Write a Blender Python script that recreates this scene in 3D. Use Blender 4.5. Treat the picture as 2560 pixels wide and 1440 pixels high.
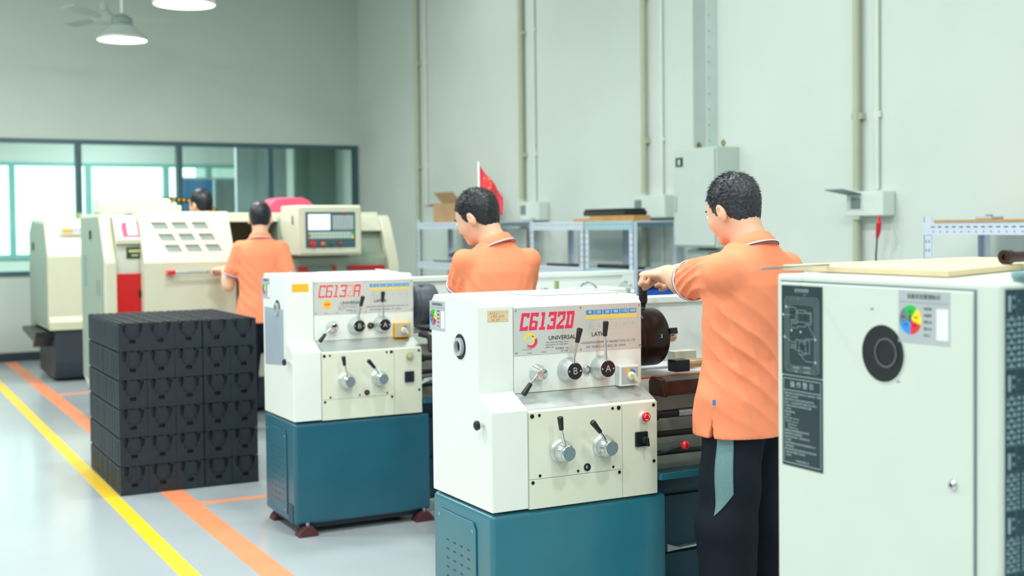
import bpy, bmesh, math, random
import numpy as np
from mathutils import Vector, Matrix
random.seed(7); np.random.seed(7)
for o in list(bpy.data.objects): bpy.data.objects.remove(o)
SC = bpy.context.scene
COL = SC.collection
PI = math.pi
# ------------------------------------------------------------------ camera
yaw, pit, rol = 0.4911, 0.03024, -0.01066
fw = Vector((math.sin(yaw)*math.cos(pit), math.cos(yaw)*math.cos(pit), -math.sin(pit)))
sd = fw.cross(Vector((0, 0, 1))).normalized(); up = sd.cross(fw)
cr = sd*math.cos(rol)+up*math.sin(rol); cu = -sd*math.sin(rol)+up*math.cos(rol)
cam = bpy.data.cameras.new('camera'); camo = bpy.data.objects.new('camera', cam); COL.objects.link(camo)
camo.matrix_world = Matrix(((cr.x, cu.x, -fw.x, 0), (cr.y, cu.y, -fw.y, 0), (cr.z, cu.z, -fw.z, 1.5), (0, 0, 0, 1)))
cam.sensor_width = 36; cam.lens = 3099.7/2560*36; cam.shift_y = -61.3/2560
cam.clip_start = 0.05
cam.dof.use_dof = True; cam.dof.focus_distance = 3.85; cam.dof.aperture_fstop = 2.9
SC.camera = camo
# ------------------------------------------------------------------ world, exposure
SC.view_settings.view_transform = 'Standard'; SC.view_settings.look = 'None'
SC.view_settings.gamma = 1; SC.view_settings.use_curve_mapping = False
SC.view_settings.exposure = -0.69
w = bpy.data.worlds.new('world'); SC.world = w; w.use_nodes = True
w.node_tree.nodes['Background'].inputs[0].default_value = (0.92, 1.0, 0.97, 1)
w.node_tree.nodes['Background'].inputs[1].default_value = 5.0
LAMPW = 62.0
LAMPC = (0.97, 1.0, 0.985)
# ------------------------------------------------------------------ materials
def lin(c):
    return tuple((v/255/12.92 if v/255 <= .04045 else ((v/255+.055)/1.055)**2.4) for v in c)
MC = {}
def mat(name, rgb, rough=.5, metal=0, var=.04, scale=6, bump=0, bscale=80, coat=0, spec=.5, emit=0, alpha=1, rvar=0):
    if name in MC: return MC[name]
    m = bpy.data.materials.new(name); m.use_nodes = True
    nt = m.node_tree; b = nt.nodes['Principled BSDF']; c = lin(rgb)
    b.inputs['Roughness'].default_value = rough; b.inputs['Metallic'].default_value = metal
    b.inputs['Specular IOR Level'].default_value = spec
    if coat: b.inputs['Coat Weight'].default_value = coat; b.inputs['Coat Roughness'].default_value = .15
    tc = nt.nodes.new('ShaderNodeTexCoord')
    n = nt.nodes.new('ShaderNodeTexNoise'); n.inputs['Scale'].default_value = scale; n.inputs['Detail'].default_value = 5
    nt.links.new(tc.outputs['Object'], n.inputs['Vector'])
    r = nt.nodes.new('ShaderNodeValToRGB')
    r.color_ramp.elements[0].position = .3; r.color_ramp.elements[1].position = .7
    r.color_ramp.elements[0].color = tuple(max(0, v*(1-var)) for v in c)+(1,)
    r.color_ramp.elements[1].color = tuple(min(1, v*(1+var)) for v in c)+(1,)
    nt.links.new(n.outputs['Fac'], r.inputs['Fac']); nt.links.new(r.outputs['Color'], b.inputs['Base Color'])
    if rvar:
        mr = nt.nodes.new('ShaderNodeMapRange'); mr.inputs[3].default_value = rough-rvar; mr.inputs[4].default_value = rough+rvar
        nt.links.new(n.outputs['Fac'], mr.inputs[0]); nt.links.new(mr.outputs[0], b.inputs['Roughness'])
    if bump:
        n2 = nt.nodes.new('ShaderNodeTexNoise'); n2.inputs['Scale'].default_value = bscale; n2.inputs['Detail'].default_value = 3
        nt.links.new(tc.outputs['Object'], n2.inputs['Vector'])
        bp = nt.nodes.new('ShaderNodeBump'); bp.inputs['Strength'].default_value = bump; bp.inputs['Distance'].default_value = .002
        nt.links.new(n2.outputs['Fac'], bp.inputs['Height']); nt.links.new(bp.outputs['Normal'], b.inputs['Normal'])
    if emit:
        b.inputs['Emission Color'].default_value = c+(1,); b.inputs['Emission Strength'].default_value = emit
    MC[name] = m; return m
WALL = mat('wall_paint', (206, 216, 209), .75, var=.02, scale=1.5)
BACKW = mat('back_wall_paint', (192, 203, 194), .8, var=.02, scale=1.5)
CEIL = mat('ceiling_paint', (226, 232, 228), .8)
WHITE = mat('machine_white', (236, 244, 238), .32, var=.012, coat=.25)
CREAMP = mat('panel_cream', (226, 234, 214), .38, var=.015, coat=.2)
GREENW = mat('pale_green_enamel', (214, 224, 213), .4, var=.012, coat=.15)
CNCW = mat('cnc_cream', (212, 212, 188), .4, var=.02, coat=.15)
CNCS = mat('cnc_grey_green', (150, 165, 148), .5, var=.03)
TEAL = mat('teal_enamel', (42, 118, 136), .38, var=.05, coat=.3, bump=.08, bscale=250)
TEALSH = mat('shaded_teal_enamel', (22, 70, 88), .45, var=.06)  # teal enamel darkened, shade of recesses and slots put into the colour
CHROME = mat('chrome', (215, 220, 222), .16, 1, var=.03)
STEEL = mat('ground_steel', (188, 190, 192), .34, 1, var=.06, scale=20)
BRUSH = mat('brushed_aluminium', (205, 212, 210), .42, .75, var=.02, scale=30)
DKST = mat('blued_steel', (56, 46, 44), .35, .8, var=.25, scale=9, coat=.1)
OILY = mat('oily_brown_iron', (66, 46, 40), .32, .6, var=.3, scale=14)
RUST = mat('rusty_orange_way', (190, 120, 80), .4, .3, var=.2, scale=12)
BLACKP = mat('black_plastic', (26, 30, 36), .35, var=.1)
BLACKM = mat('black_iron', (40, 42, 44), .4, .4, var=.15)
CASTG = mat('bed_casting_grey', (186, 195, 184), .5, .0, var=.08, scale=10)
RED = mat('red_plastic', (214, 24, 40), .25, var=.04, coat=.5)
REDP = mat('red_panel', (196, 14, 16), .35, var=.03, coat=.2)
PINKRED = mat('red_lettering', (236, 52, 92), .45, var=.08, scale=40)
INK = mat('black_ink', (52, 58, 62), .6)
GREYINK = mat('grey_ink', (120, 130, 132), .6)
PALEINK = mat('pale_ink', (190, 206, 204), .6)
WHITEP = mat('white_print', (238, 242, 242), .5)
BLUE = mat('blue_print', (52, 150, 214), .5)
YEL = mat('yellow_print', (244, 214, 110), .5)
YELS = mat('yellow_strong', (252, 190, 40), .5)
GREENP = mat('green_print', (40, 190, 80), .5)
REDPR = mat('red_print', (232, 48, 56), .5)
SKYB = mat('sky_blue_print', (40, 150, 240), .5)
YELB = mat('bright_yellow_print', (252, 226, 40), .5)
GREYC = mat('grey_card', (180, 187, 190), .5)
SLATE = mat('slate_grey_print', (110, 128, 134), .5)
CARDY = mat('yellow_tape', (222, 204, 158), .6, var=.08, scale=40)
PLATE = mat('dark_plate', (38, 54, 62), .35, var=.06)
PLATET = mat('dark_teal_plate', (26, 62, 76), .35, var=.1)
PLINE = mat('plate_print', (168, 190, 192), .5)
CRATE = mat('crate_plastic', (27, 38, 47), .5, var=.12, scale=15, bump=.2, bscale=160)
CARD = mat('cardboard', (188, 154, 112), .8, var=.06)
WOOD = mat('plywood', (214, 196, 160), .7, var=.08, scale=9)
WOODE = mat('raw_timber', (196, 150, 88), .7, var=.12, scale=9)
SHELF = mat('shelf_grey_enamel', (202, 214, 226), .45, var=.02)
SHELFB = mat('shelf_blue_enamel', (158, 196, 206), .45, var=.02)
BOXG = mat('grey_green_box', (212, 223, 215), .45, var=.02)
CABG = mat('cabinet_enamel', (190, 204, 198), .5, var=.02)
PIPE = mat('conduit_olive', (176, 184, 156), .5, var=.04)
PIPEW = mat('conduit_white', (214, 224, 212), .5, var=.02)
FRAME = mat('window_frame_teal', (62, 92, 100), .4, var=.04)
FRAMEG = mat('window_frame_green', (120, 176, 170), .4, var=.04)
BASEB = mat('baseboard_dark', (44, 54, 64), .5)
FLINEY = mat('floor_line_yellow', (250, 206, 44), .35, var=.04)
FLINEO = mat('floor_line_orange', (246, 150, 104), .35, var=.05)
FLINET = mat('floor_line_thin_orange', (246, 160, 116), .35, var=.05)
SHIRT = mat('orange_polo_cotton', (255, 150, 110), .8, var=.03, scale=12, bump=.15, bscale=700, spec=.2)
NAVY = mat('navy_trim', (70, 76, 104), .7)
WTRIM = mat('white_trim', (240, 236, 244), .7)
SKIN = mat('skin', (226, 178, 148), .5, var=.04, scale=14, bump=.06, bscale=300)
SKIN.node_tree.nodes['Principled BSDF'].inputs['Subsurface Weight'].default_value = .12
SKIN.node_tree.nodes['Principled BSDF'].inputs['Subsurface Radius'].default_value = (.012, .005, .003)
HAIR = mat('black_hair', (24, 26, 32), .42, var=.3, scale=60)
HAIRG = mat('greying_hair', (42, 45, 52), .42, var=.7, scale=110)
TROU = mat('black_trousers', (22, 29, 40), .8, var=.12, scale=5, bump=.2, bscale=300, spec=.2)
MESHP = mat('grey_green_mesh_fabric', (110, 148, 150), .8, var=.08, scale=200, bump=.5, bscale=500)
SHOE = mat('dark_shoe', (34, 34, 40), .6)
SHOER = mat('crimson_shoe', (170, 40, 66), .6)
EYEW = mat('eye_white', (230, 228, 222), .3)
EYED = mat('eye_dark', (30, 22, 18), .2)
PINK = mat('pink_red_hood', (232, 84, 118), .35, var=.04, coat=.3)
FLAGR = mat('flag_red', (238, 60, 76), .6, var=.03)
BLUEPN = mat('blue_board', (58, 130, 186), .5)
GREYPN = mat('grey_board', (120, 136, 134), .5)
GRTEAL = mat('grey_teal_knob', (110, 146, 146), .4)
FANM = mat('fan_blade_grey', (182, 194, 188), .5)
OLIVE = mat('interior_olive', (120, 118, 96), .5)
LITF = mat('lamp_diffuser', (255, 255, 255), .5, emit=9)
SCRN = mat('lit_screen', (214, 226, 255), .3, emit=1.4)
MISCW = mat('white_plastic', (228, 232, 224), .45)
# floor epoxy
def floor_mat():
    m = mat('floor_epoxy', (180, 189, 193), .22, var=.05, scale=.9, coat=.3)
    return m
FLOORM = floor_mat()
def glass_mat():
    m = bpy.data.materials.new('window_glass'); m.use_nodes = True; nt = m.node_tree
    for n in list(nt.nodes):
        if n.type != 'OUTPUT_MATERIAL': nt.nodes.remove(n)
    out = [n for n in nt.nodes if n.type == 'OUTPUT_MATERIAL'][0]
    t = nt.nodes.new('ShaderNodeBsdfTransparent'); t.inputs[0].default_value = (.86, .95, .93, 1)
    g = nt.nodes.new('ShaderNodeBsdfGlossy'); g.inputs['Roughness'].default_value = .03
    mx = nt.nodes.new('ShaderNodeMixShader'); f = nt.nodes.new('ShaderNodeFresnel'); f.inputs[0].default_value = 1.5
    nt.links.new(f.outputs[0], mx.inputs[0]); nt.links.new(t.outputs[0], mx.inputs[1]); nt.links.new(g.outputs[0], mx.inputs[2])
    nt.links.new(mx.outputs[0], out.inputs[0]); return m
GLASS = glass_mat()
# ------------------------------------------------------------------ mesh helpers
class MB:
    def __init__(s): s.v = []; s.f = []
    def add(s, vs, fs):
        n = len(s.v); s.v += [tuple(map(float, p)) for p in vs]; s.f += [tuple(i+n for i in f) for f in fs]; return s
    def box(s, x0, x1, y0, y1, z0, z1):
        vs = [(x, y, z) for z in (z0, z1) for y in (y0, y1) for x in (x0, x1)]
        return s.add(vs, [(0, 2, 3, 1), (4, 5, 7, 6), (0, 1, 5, 4), (2, 6, 7, 3), (0, 4, 6, 2), (1, 3, 7, 5)])
    def prism(s, prof, a, b, axis='x'):
        """closed polygon prof (2D) swept between a and b along axis: x:(y,z) y:(x,z) z:(x,y)"""
        def P(q, t):
            return {'x': (t, q[0], q[1]), 'y': (q[0], t, q[1]), 'z': (q[0], q[1], t)}[axis]
        n = len(prof); vs = [P(q, a) for q in prof]+[P(q, b) for q in prof]
        area = sum(prof[i][0]*prof[(i+1) % n][1]-prof[(i+1) % n][0]*prof[i][1] for i in range(n))
        flip = (area < 0) ^ (axis == 'y')
        if b < a: flip = not flip
        fs = [tuple(range(n))[::-1], tuple(range(n, 2*n))]+[(i, (i+1) % n, (i+1) % n+n, i+n) for i in range(n)]
        if flip: fs = [f[::-1] for f in fs]
        return s.add(vs, fs)
    def lathe(s, p0, ax, prof, n=24, caps=True):
        """prof [(r,t)] revolved about axis ax from point p0"""
        ax = Vector(ax).normalized(); u = ax.orthogonal().normalized(); v = ax.cross(u); p0 = Vector(p0)
        vs = []
        for r, t in prof:
            for i in range(n):
                a = 2*PI*i/n; vs.append(p0+ax*t+(u*math.cos(a)+v*math.sin(a))*r)
        fs = []
        for k in range(len(prof)-1):
            for i in range(n):
                j = (i+1) % n; fs.append((k*n+i, k*n+j, (k+1)*n+j, (k+1)*n+i))
        if caps: fs += [tuple(range(n))[::-1], tuple(range((len(prof)-1)*n, len(prof)*n))]
        return s.add(vs, fs)
    def cyl(s, a, b, r, r2=None, n=20):
        a = Vector(a); b = Vector(b); L = (b-a).length
        return s.lathe(a, b-a, [(r, 0), (r if r2 is None else r2, L)], n)
    def tube(s, pts, r, n=8):
        pts = [Vector(p) for p in pts]; m = len(pts); vs = []; u = None
        for i, p in enumerate(pts):
            d = (pts[min(i+1, m-1)]-pts[max(i-1, 0)]).normalized()
            u = d.orthogonal().normalized() if u is None else (u-d*u.dot(d)).normalized()
            v = d.cross(u); rr = r[i] if isinstance(r, (list, tuple)) else r
            vs += [p+(u*math.cos(2*PI*k/n)+v*math.sin(2*PI*k/n))*rr for k in range(n)]
        fs = [(i*n+k, i*n+(k+1) % n, (i+1)*n+(k+1) % n, (i+1)*n+k) for i in range(m-1) for k in range(n)]
        fs += [tuple(range(n))[::-1], tuple(range((m-1)*n, m*n))]
        return s.add(vs, fs)
    def ball(s, c, r, n=16):
        rx, ry, rz = (r, r, r) if not isinstance(r, (tuple, list)) else r
        m = n//2; vs = [(c[0], c[1], c[2]-rz)]
        for k in range(1, m):
            t = -PI/2+PI*k/m
            for i in range(n): vs.append((c[0]+rx*math.cos(t)*math.cos(2*PI*i/n), c[1]+ry*math.cos(t)*math.sin(2*PI*i/n), c[2]+rz*math.sin(t)))
        vs.append((c[0], c[1], c[2]+rz)); N = len(vs)-1
        fs = [(0, 1+(i+1) % n, 1+i) for i in range(n)]
        for k in range(m-2):
            for i in range(n): a = 1+k*n; fs.append((a+i, a+(i+1) % n, a+n+(i+1) % n, a+n+i))
        a = 1+(m-2)*n; fs += [(a+i, a+(i+1) % n, N) for i in range(n)]
        return s.add(vs, fs)
    def quad(s, *p): return s.add(p, [tuple(range(len(p)))])
    def pipe_ring(s, c, ax, ro, ri, t, n=32):
        return s.lathe(c, ax, [(ri, 0), (ro, 0), (ro, t), (ri, t), (ri, 0)], n, caps=False)
ORG = {}
def link(o, parent):
    COL.objects.link(o)
    if parent is not None: o.parent = parent; ORG[o.name] = ORG[parent.name]
def thing(name, loc, label, cat, group=None):
    o = bpy.data.objects.new(name, None); COL.objects.link(o); o.location = loc; o.empty_display_size = .1
    o['label'] = label; o['category'] = cat
    if group: o['group'] = group
    ORG[o.name] = Vector(loc); return o
def obj(name, mb, m, parent=None, rel=False, bevel=0, seg=2, label=None, cat=None, group=None, kind=None, ang=35, loc=None):
    me = bpy.data.meshes.new(name)
    vs = mb.v
    off = Vector((0, 0, 0))
    if parent is not None and not rel: off = ORG[parent.name]
    if parent is None and loc is not None: off = Vector(loc)
    if off.length: vs = [(p[0]-off.x, p[1]-off.y, p[2]-off.z) for p in vs]
    me.from_pydata(vs, [], mb.f); me.update()
    me.polygons.foreach_set('use_smooth', [True]*len(me.polygons))
    me.set_sharp_from_angle(angle=math.radians(ang))
    me.materials.append(m)
    o = bpy.data.objects.new(name, me); link(o, parent)
    if parent is None:
        ORG[o.name] = off; o.location = off
    if bevel:
        b = o.modifiers.new('bevel', 'BEVEL'); b.width = bevel; b.segments = seg; b.limit_method = 'ANGLE'; b.angle_limit = math.radians(30); b.harden_normals = True
    if label: o['label'] = label
    if cat: o['category'] = cat
    if group: o['group'] = group
    if kind: o['kind'] = kind
    return o
def bx(*a): return MB().box(*a)
def txt(name, s, size, m, parent, loc, face='front', ext=.0002, align='LEFT', rel=True, shear=0, sx=1.0, off=0):
    """lettering as a thin mesh; face front looks towards -y, left looks towards -x"""
    c = bpy.data.curves.new(name, 'FONT'); c.body = s; c.size = size; c.extrude = ext; c.align_x = align; c.align_y = 'CENTER'; c.shear = shear; c.offset = off
    t = bpy.data.objects.new(name, c); COL.objects.link(t)
    dg = bpy.context.evaluated_depsgraph_get()
    me = bpy.data.meshes.new_from_object(t.evaluated_get(dg)); bpy.data.objects.remove(t)
    R = Matrix.Rotation(-PI/2 if face == 'left' else 0, 4, 'Z') @ Matrix.Rotation(PI/2, 4, 'X') @ Matrix.Diagonal((sx, 1, 1, 1))
    loc = Vector(loc) if rel else Vector(loc)-ORG[parent.name]
    me.transform(Matrix.Translation(loc) @ R); me.materials.clear(); me.materials.append(m)
    o = bpy.data.objects.new(name, me); link(o, parent); return o
# ------------------------------------------------------------------ setting
WX, WY, ZC = 5.93, 15.3, 5.4
def struct(name, mb, m, **k): return obj(name, mb, m, None, kind='structure', **k)
XL, YF = -7.0, -5.0
fl = struct('floor', bx(XL-.2, WX+.2, YF-.2, 24, -.2, 0), FLOORM)
MC['floor_epoxy'].node_tree.nodes['Principled BSDF'].inputs['Coat Roughness'].default_value = .12
# painted floor lines: thin paint films on the floor
obj('floor_line', bx(1.228, 1.312, .6, 15.2, .0, .0015), FLINEY, fl, label='yellow painted floor line')
obj('floor_line', bx(1.535, 1.665, .6, 15.2, .0, .0015), FLINEO, fl, label='wide orange painted floor line')
obj('floor_line', bx(1.665, 2.9, 6.72, 6.79, .0, .0014), FLINET, fl, label='thin orange cross line')
obj('floor_line', bx(1.665, 2.6, 11.9, 11.99, .0, .0014), FLINET, fl, label='thin orange cross line')
struct('ceiling', bx(XL-.2, WX+.2, YF-.2, 24, ZC, ZC+.2), CEIL)
struct('wall_right', bx(WX, WX+.2, YF-.2, 24, 0, ZC), WALL)
struct('wall_left', bx(XL-.2, XL, YF-.2, 24, 0, ZC), WALL)
struct('wall_front', bx(XL, WX, YF-.2, YF, 0, ZC), WALL)
# wall with the long interior window
X0, X1, Z0, Z1 = -5.6, 5.905, .985, 2.57
wb = MB(); wb.box(XL, WX, WY, WY+.2, 0, Z0); wb.box(XL, WX, WY, WY+.2, Z1, ZC); wb.box(XL, X0, WY, WY+.2, Z0, Z1); wb.box(X1, WX, WY, WY+.2, Z0, Z1)
struct('wall_back', wb, BACKW)
struct('baseboard_back', bx(XL, WX-.02, WY-.02, WY, 0, .1), BASEB)
struct('baseboard_right', bx(WX-.02, WX, YF, WY, 0, .1), BASEB)
wn = obj('window_1', (lambda m: (m.box(X0, X1, WY-.02, WY+.1, Z1-.05, Z1), m.box(X0, X1, WY-.02, WY+.1, Z0, Z0+.05), m.box(X0, X0+.06, WY-.02, WY+.1, Z0+.05, Z1-.05), m.box(X1-.05, X1, WY-.02, WY+.1, Z0+.05, Z1-.05), m)[-1])(MB()), FRAME, kind='structure')
ms = [-4.6, -3.43, -2.26, -1.1, .06, 1.22, 2.41, 3.59, 4.73]
for x in ms: obj('mullion', bx(x-.032, x+.032, WY-.02, WY+.1, Z0+.05, Z1-.05), FRAME, wn)
ed = [X0+.06]+[v for x in ms for v in (x-.032, x+.032)]+[X1-.05]
for i in range(0, len(ed), 2): obj('pane', bx(ed[i], ed[i+1], WY+.03, WY+.036, Z0+.05, Z1-.05), GLASS, wn)
# the room beyond with its outer windows
FY = 19.2
fz0, fz1, fx1 = 1.1, 2.5, 5.52
fb = MB(); fb.box(XL, WX, FY, FY+.2, 0, fz0); fb.box(XL, WX, FY, FY+.2, fz1, ZC); fb.box(fx1, WX, FY, FY+.2, fz0, fz1); fb.box(XL, -6, FY, FY+.2, fz0, fz1)
struct('wall_far', fb, WALL)
struct('wall_partition', bx(4.66, 5.36, 16.6, 16.7, 0, 3.6), mat('partition_pale', (196, 208, 210), .6))
struct('wall_panel', bx(5.36, 5.93, 16.2, 16.3, 0, 3.6), mat('partition_green', (110, 136, 128), .6))
w2 = obj('window_2', (lambda m: (m.box(-6, fx1, FY-.03, FY+.08, fz1-.05, fz1), m.box(-6, fx1, FY-.03, FY+.08, fz0, fz0+.06), m)[-1])(MB()), FRAMEG, kind='structure')
for x in (-4.4, -2.9, -1.4, 0.1, 1.62, 2.10, 3.16, 4.30, 4.95, 5.48): obj('mullion', bx(x-.04, x+.04, FY-.03, FY+.08, fz0+.06, fz1-.05), FRAMEG, w2)
fr = [-6, -4.4, -2.9, -1.4, .1, 1.62, 2.10, 3.16, 4.30, 4.95, 5.48]
for i in range(len(fr)-1): obj('pane', bx(fr[i]+.04, fr[i+1]-.04, FY+.02, FY+.026, fz0+.06, fz1-.05), GLASS, w2)
# ground outdoors
struct('ground_outside', bx(-30, 30, 24, 60, -.3, -.1), mat('pale_ground', (200, 206, 200), .8))
# boards standing in the far room
t = thing('notice_board', (4.35, 17.5, 0), 'blue board standing beyond the window glass, left of the grey one', 'board')
obj('board_face', bx(4.12, 4.57, 17.5, 17.53, 1.25, 2.2), BLUEPN, t); obj('frame', bx(4.10, 4.59, 17.5, 17.52, 2.2, 2.23), GREYC, t)
for x in (4.14, 4.52): obj('leg', bx(x, x+.03, 17.5, 17.53, 0, 1.25), GREYC, t)
t = thing('notice_board', (4.8, 17.5, 0), 'grey board standing beyond the window glass beside the blue board', 'board')
obj('board_face', bx(4.60, 5.05, 17.5, 17.53, 1.25, 2.2), GREYPN, t); obj('frame', bx(4.60, 5.05, 17.5, 17.52, 2.2, 2.23), GREYC, t)
for x in (4.62, 5.0): obj('leg', bx(x, x+.03, 17.5, 17.53, 0, 1.25), GREYC, t)

# ------------------------------------------------------------------ hall lamps
def hall_lamp(x, y, z, label, group=None, power=LAMPW, grp='pendant lamps hanging in rows from the ceiling'):
    t = thing('pendant_lamp', (x, y, z), label, 'lamp', grp)
    obj('shade', MB().lathe((x, y, z), (0, 0, 1), [(.235, -.012), (.245, -.012), (.245, .01), (.12, .13), (.10, .13), (.235, .0)], 32, caps=False), BRUSH, t)
    obj('driver_housing', MB().lathe((x, y, z), (0, 0, 1), [(.10, .13), (.10, .2), (.06, .235), (.02, .25)], 20), GREYPN, t)
    obj('rod', MB().cyl((x, y, z+.25), (x, y, ZC), .012, n=8), PIPEW, t)
    obj('diffuser', MB().lathe((x, y, z), (0, 0, 1), [(.233, -.004), (.233, .004)], 32), LITF, t)
    ld = bpy.data.lights.new('lamp_light', 'AREA'); ld.shape = 'DISK'; ld.size = .46; ld.energy = power; ld.color = LAMPC
    lo = bpy.data.objects.new('lamp_light', ld); COL.objects.link(lo); lo.parent = t; lo.location = (0, 0, -.02)
hall_lamp(2.42, 12.6, 3.375, 'round pendant lamp hanging below the ceiling fan')
hall_lamp(2.36, 9.8, 3.268, 'round pendant lamp cut by the top edge of the picture')
nx = {-3.6: 'far left', -.6: 'left', 2.3: 'middle', 4.3: 'right hand'}
ny = {11.2: 'near the back wall', 8.4: 'left of the crates', 7.0: 'above the black crates', 4.2: 'above the near lathe', 2.8: 'above the front worker', 1.4: 'above the picture foreground', 0: 'level with the photographer', -1.4: 'behind the photographer', 12.6: 'close to the window wall', 9.8: 'in front of the cream machine'}
for (x, y) in ((2.3, 7.0), (2.3, 4.2), (2.3, 1.4), (2.3, -1.4), (-.6, 12.6), (-.6, 9.8), (-.6, 7.0), (-.6, 4.2), (-.6, 1.4), (-.6, -1.4), (4.3, 11.2), (4.3, 7.0), (4.3, 2.8), (-3.6, 8.4), (-3.6, 4.2), (-3.6, 0)):
    hall_lamp(x, y, 4.7, 'round pendant lamp of the %s row, hanging %s' % (nx[x], ny[y]), power=LAMPW*(1.75 if x < 4 else .45)*(1.35 if y > 8 else 1))
for (x, y) in ((0, 17.4), (3.2, 17.4)):
    hall_lamp(x, y, 3.3, 'round pendant lamp in the room beyond the window, %s one' % ('left' if x < 1 else 'right'), power=LAMPW*3.0)
# ceiling fan behind the first lamp
t = thing('ceiling_fan', (2.5, 14.0, 3.8), 'grey ceiling fan hanging behind the small pendant lamp', 'fan')
obj('motor', MB().lathe((2.5, 14.0, 3.8), (0, 0, 1), [(.03, -.06), (.1, -.05), (.13, 0), (.1, .05), (.05, .09), (.04, .16)], 24), FANM, t)
obj('downrod', MB().cyl((2.5, 14, 3.9), (2.5, 14, ZC), .018, n=10), FANM, t)
for k in range(3):
    a = math.radians(-10+120*k); c, s_ = math.cos(a), math.sin(a)
    m = MB(); P = lambda r, q, z: (2.5+c*r-s_*q, 14+s_*r+c*q, 3.8+z)
    vs = [P(.1, -.03, .0), P(.1, .03, .0), P(.25, .07, .012), P(.72, .08, .016), P(.72, -.06, -.012), P(.25, -.06, -.01)]
    vs2 = [(p[0], p[1], p[2]+.008) for p in vs]
    m.add(vs+vs2, [(5, 4, 3, 2, 1, 0), (6, 7, 8, 9, 10, 11)]+[(i, (i+1) % 6, (i+1) % 6+6, i+6) for i in range(6)])
    obj('blade', m, FANM, t)

# ------------------------------------------------------------------ right wall fittings
def conduit(x, y, r, z0, z1, label, m=PIPE, clips=(2.2, 3.4, 4.6), grp=None):
    t = thing('conduit_pipe', (x, y, z0), label, 'pipe', grp)
    obj('pipe', MB().cyl((x, y, z0), (x, y, z1), r, n=14), m, t)
    for z in clips:
        if z0 < z < z1: obj('clip', bx(x-.006, WX-.002, y-r*1.7, y+r*1.7, z-.02, z+.02), m, t)
conduit(WX-.04, 13.33, .028, .1, ZC, 'olive wall conduit at the left, running down behind the cardboard box')
conduit(WX-.04, 10.79, .028, .1, 1.53, 'lower piece of olive conduit below the switch box beside the middle worker')
conduit(WX-.04, 10.79, .028, 1.76, ZC, 'upper piece of olive conduit above the switch box beside the middle worker')
conduit(WX-.04, 8.65, .024, .1, 1.52, 'lower piece of olive conduit left of the grey cabinet, below its switch box')
conduit(WX-.04, 8.65, .024, 1.76, ZC, 'upper piece of olive conduit left of the grey cabinet, above its switch box')
conduit(WX-.04, 6.165, .026, .1, 1.52, 'lower piece of olive conduit at the right, below the open socket box')
conduit(WX-.04, 6.165, .026, 1.715, ZC, 'upper piece of olive conduit at the right, above the open socket box')
conduit(WX-.018, 13.12, .012, 1.75, ZC, 'thin pale conduit right of the leftmost olive pipe', PIPEW)
conduit(WX-.018, 10.56, .014, 1.72, ZC, 'thin pale conduit above the switch box beside the middle worker', PIPEW)
conduit(WX-.018, 8.42, .014, 1.72, ZC, 'thin pale conduit into the switch box left of the grey cabinet', PIPEW)
conduit(WX-.018, 8.42, .008, .1, 1.52, 'thin cable pipe dropping from the switch box left of the cabinet', PIPEW)
conduit(WX-.018, 6.0, .014, 1.72, ZC, 'thin pale conduit above the open socket box', PIPEW)
def switch_box(y0, y1, z0, z1, label, open_=False):
    t = thing('switch_box', (WX-.06, (y0+y1)/2, z0), label, 'switch box')
    obj('housing', bx(WX-.11, WX-.002, y0, y1, z0, z1), BOXG, t, bevel=.008)
    ys = y1-.13*(y1-y0)/.3
    if not open_:
        obj('switch', bx(WX-.12, WX-.108, y1-.11, y1-.02, z0+.06, z0+.15), GREYPN, t, bevel=.003)
    else:
        obj('socket', bx(WX-.12, WX-.108, y1-.13, y1-.05, z0+.05, z0+.12), GREYPN, t, bevel=.003)
        m = MB(); m.add([(WX-.11, y1-.14, z1-.02), (WX-.11, y1+.0, z1-.02), (WX-.26, y1+.04, z1+.01), (WX-.26, y1-.12, z1+.01)]+[(WX-.11, y1-.14, z1-.012), (WX-.11, y1+.0, z1-.012), (WX-.26, y1+.04, z1+.018), (WX-.26, y1-.12, z1+.018)], [(3, 2, 1, 0), (4, 5, 6, 7), (0, 1, 5, 4), (1, 2, 6, 5), (2, 3, 7, 6), (3, 0, 4, 7)])
        obj('flap', m, GREYPN, t, label='raised grey flap')
    return t
switch_box(10.32, 10.70, 1.55, 1.73, 'pale switch box on the wall right of the middle worker')
switch_box(8.26, 8.70, 1.555, 1.74, 'pale switch box on the wall left of the grey cabinet')
switch_box(5.86, 6.19, 1.54, 1.70, 'pale socket box with raised grey flap on the right wall', True)
t = thing('hanging_tool', (5.84, 5.93, 1.2), 'red handled tool hanging on a black cord under the socket box', 'tool')
obj('grip', MB().tube([(5.83, 5.905, 1.54), (5.81, 5.885, 1.49), (5.82, 5.90, 1.44), (5.83, 5.92, 1.40)], [.006, .018, .016, .010], 10), RED, t, label='red grip')
obj('cord', MB().tube([(5.83, 5.92, 1.40), (5.83, 5.93, 1.30), (5.84, 5.945, 1.15), (5.86, 5.95, .6)], .006, 6), BLACKP, t, label='black cord')
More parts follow.
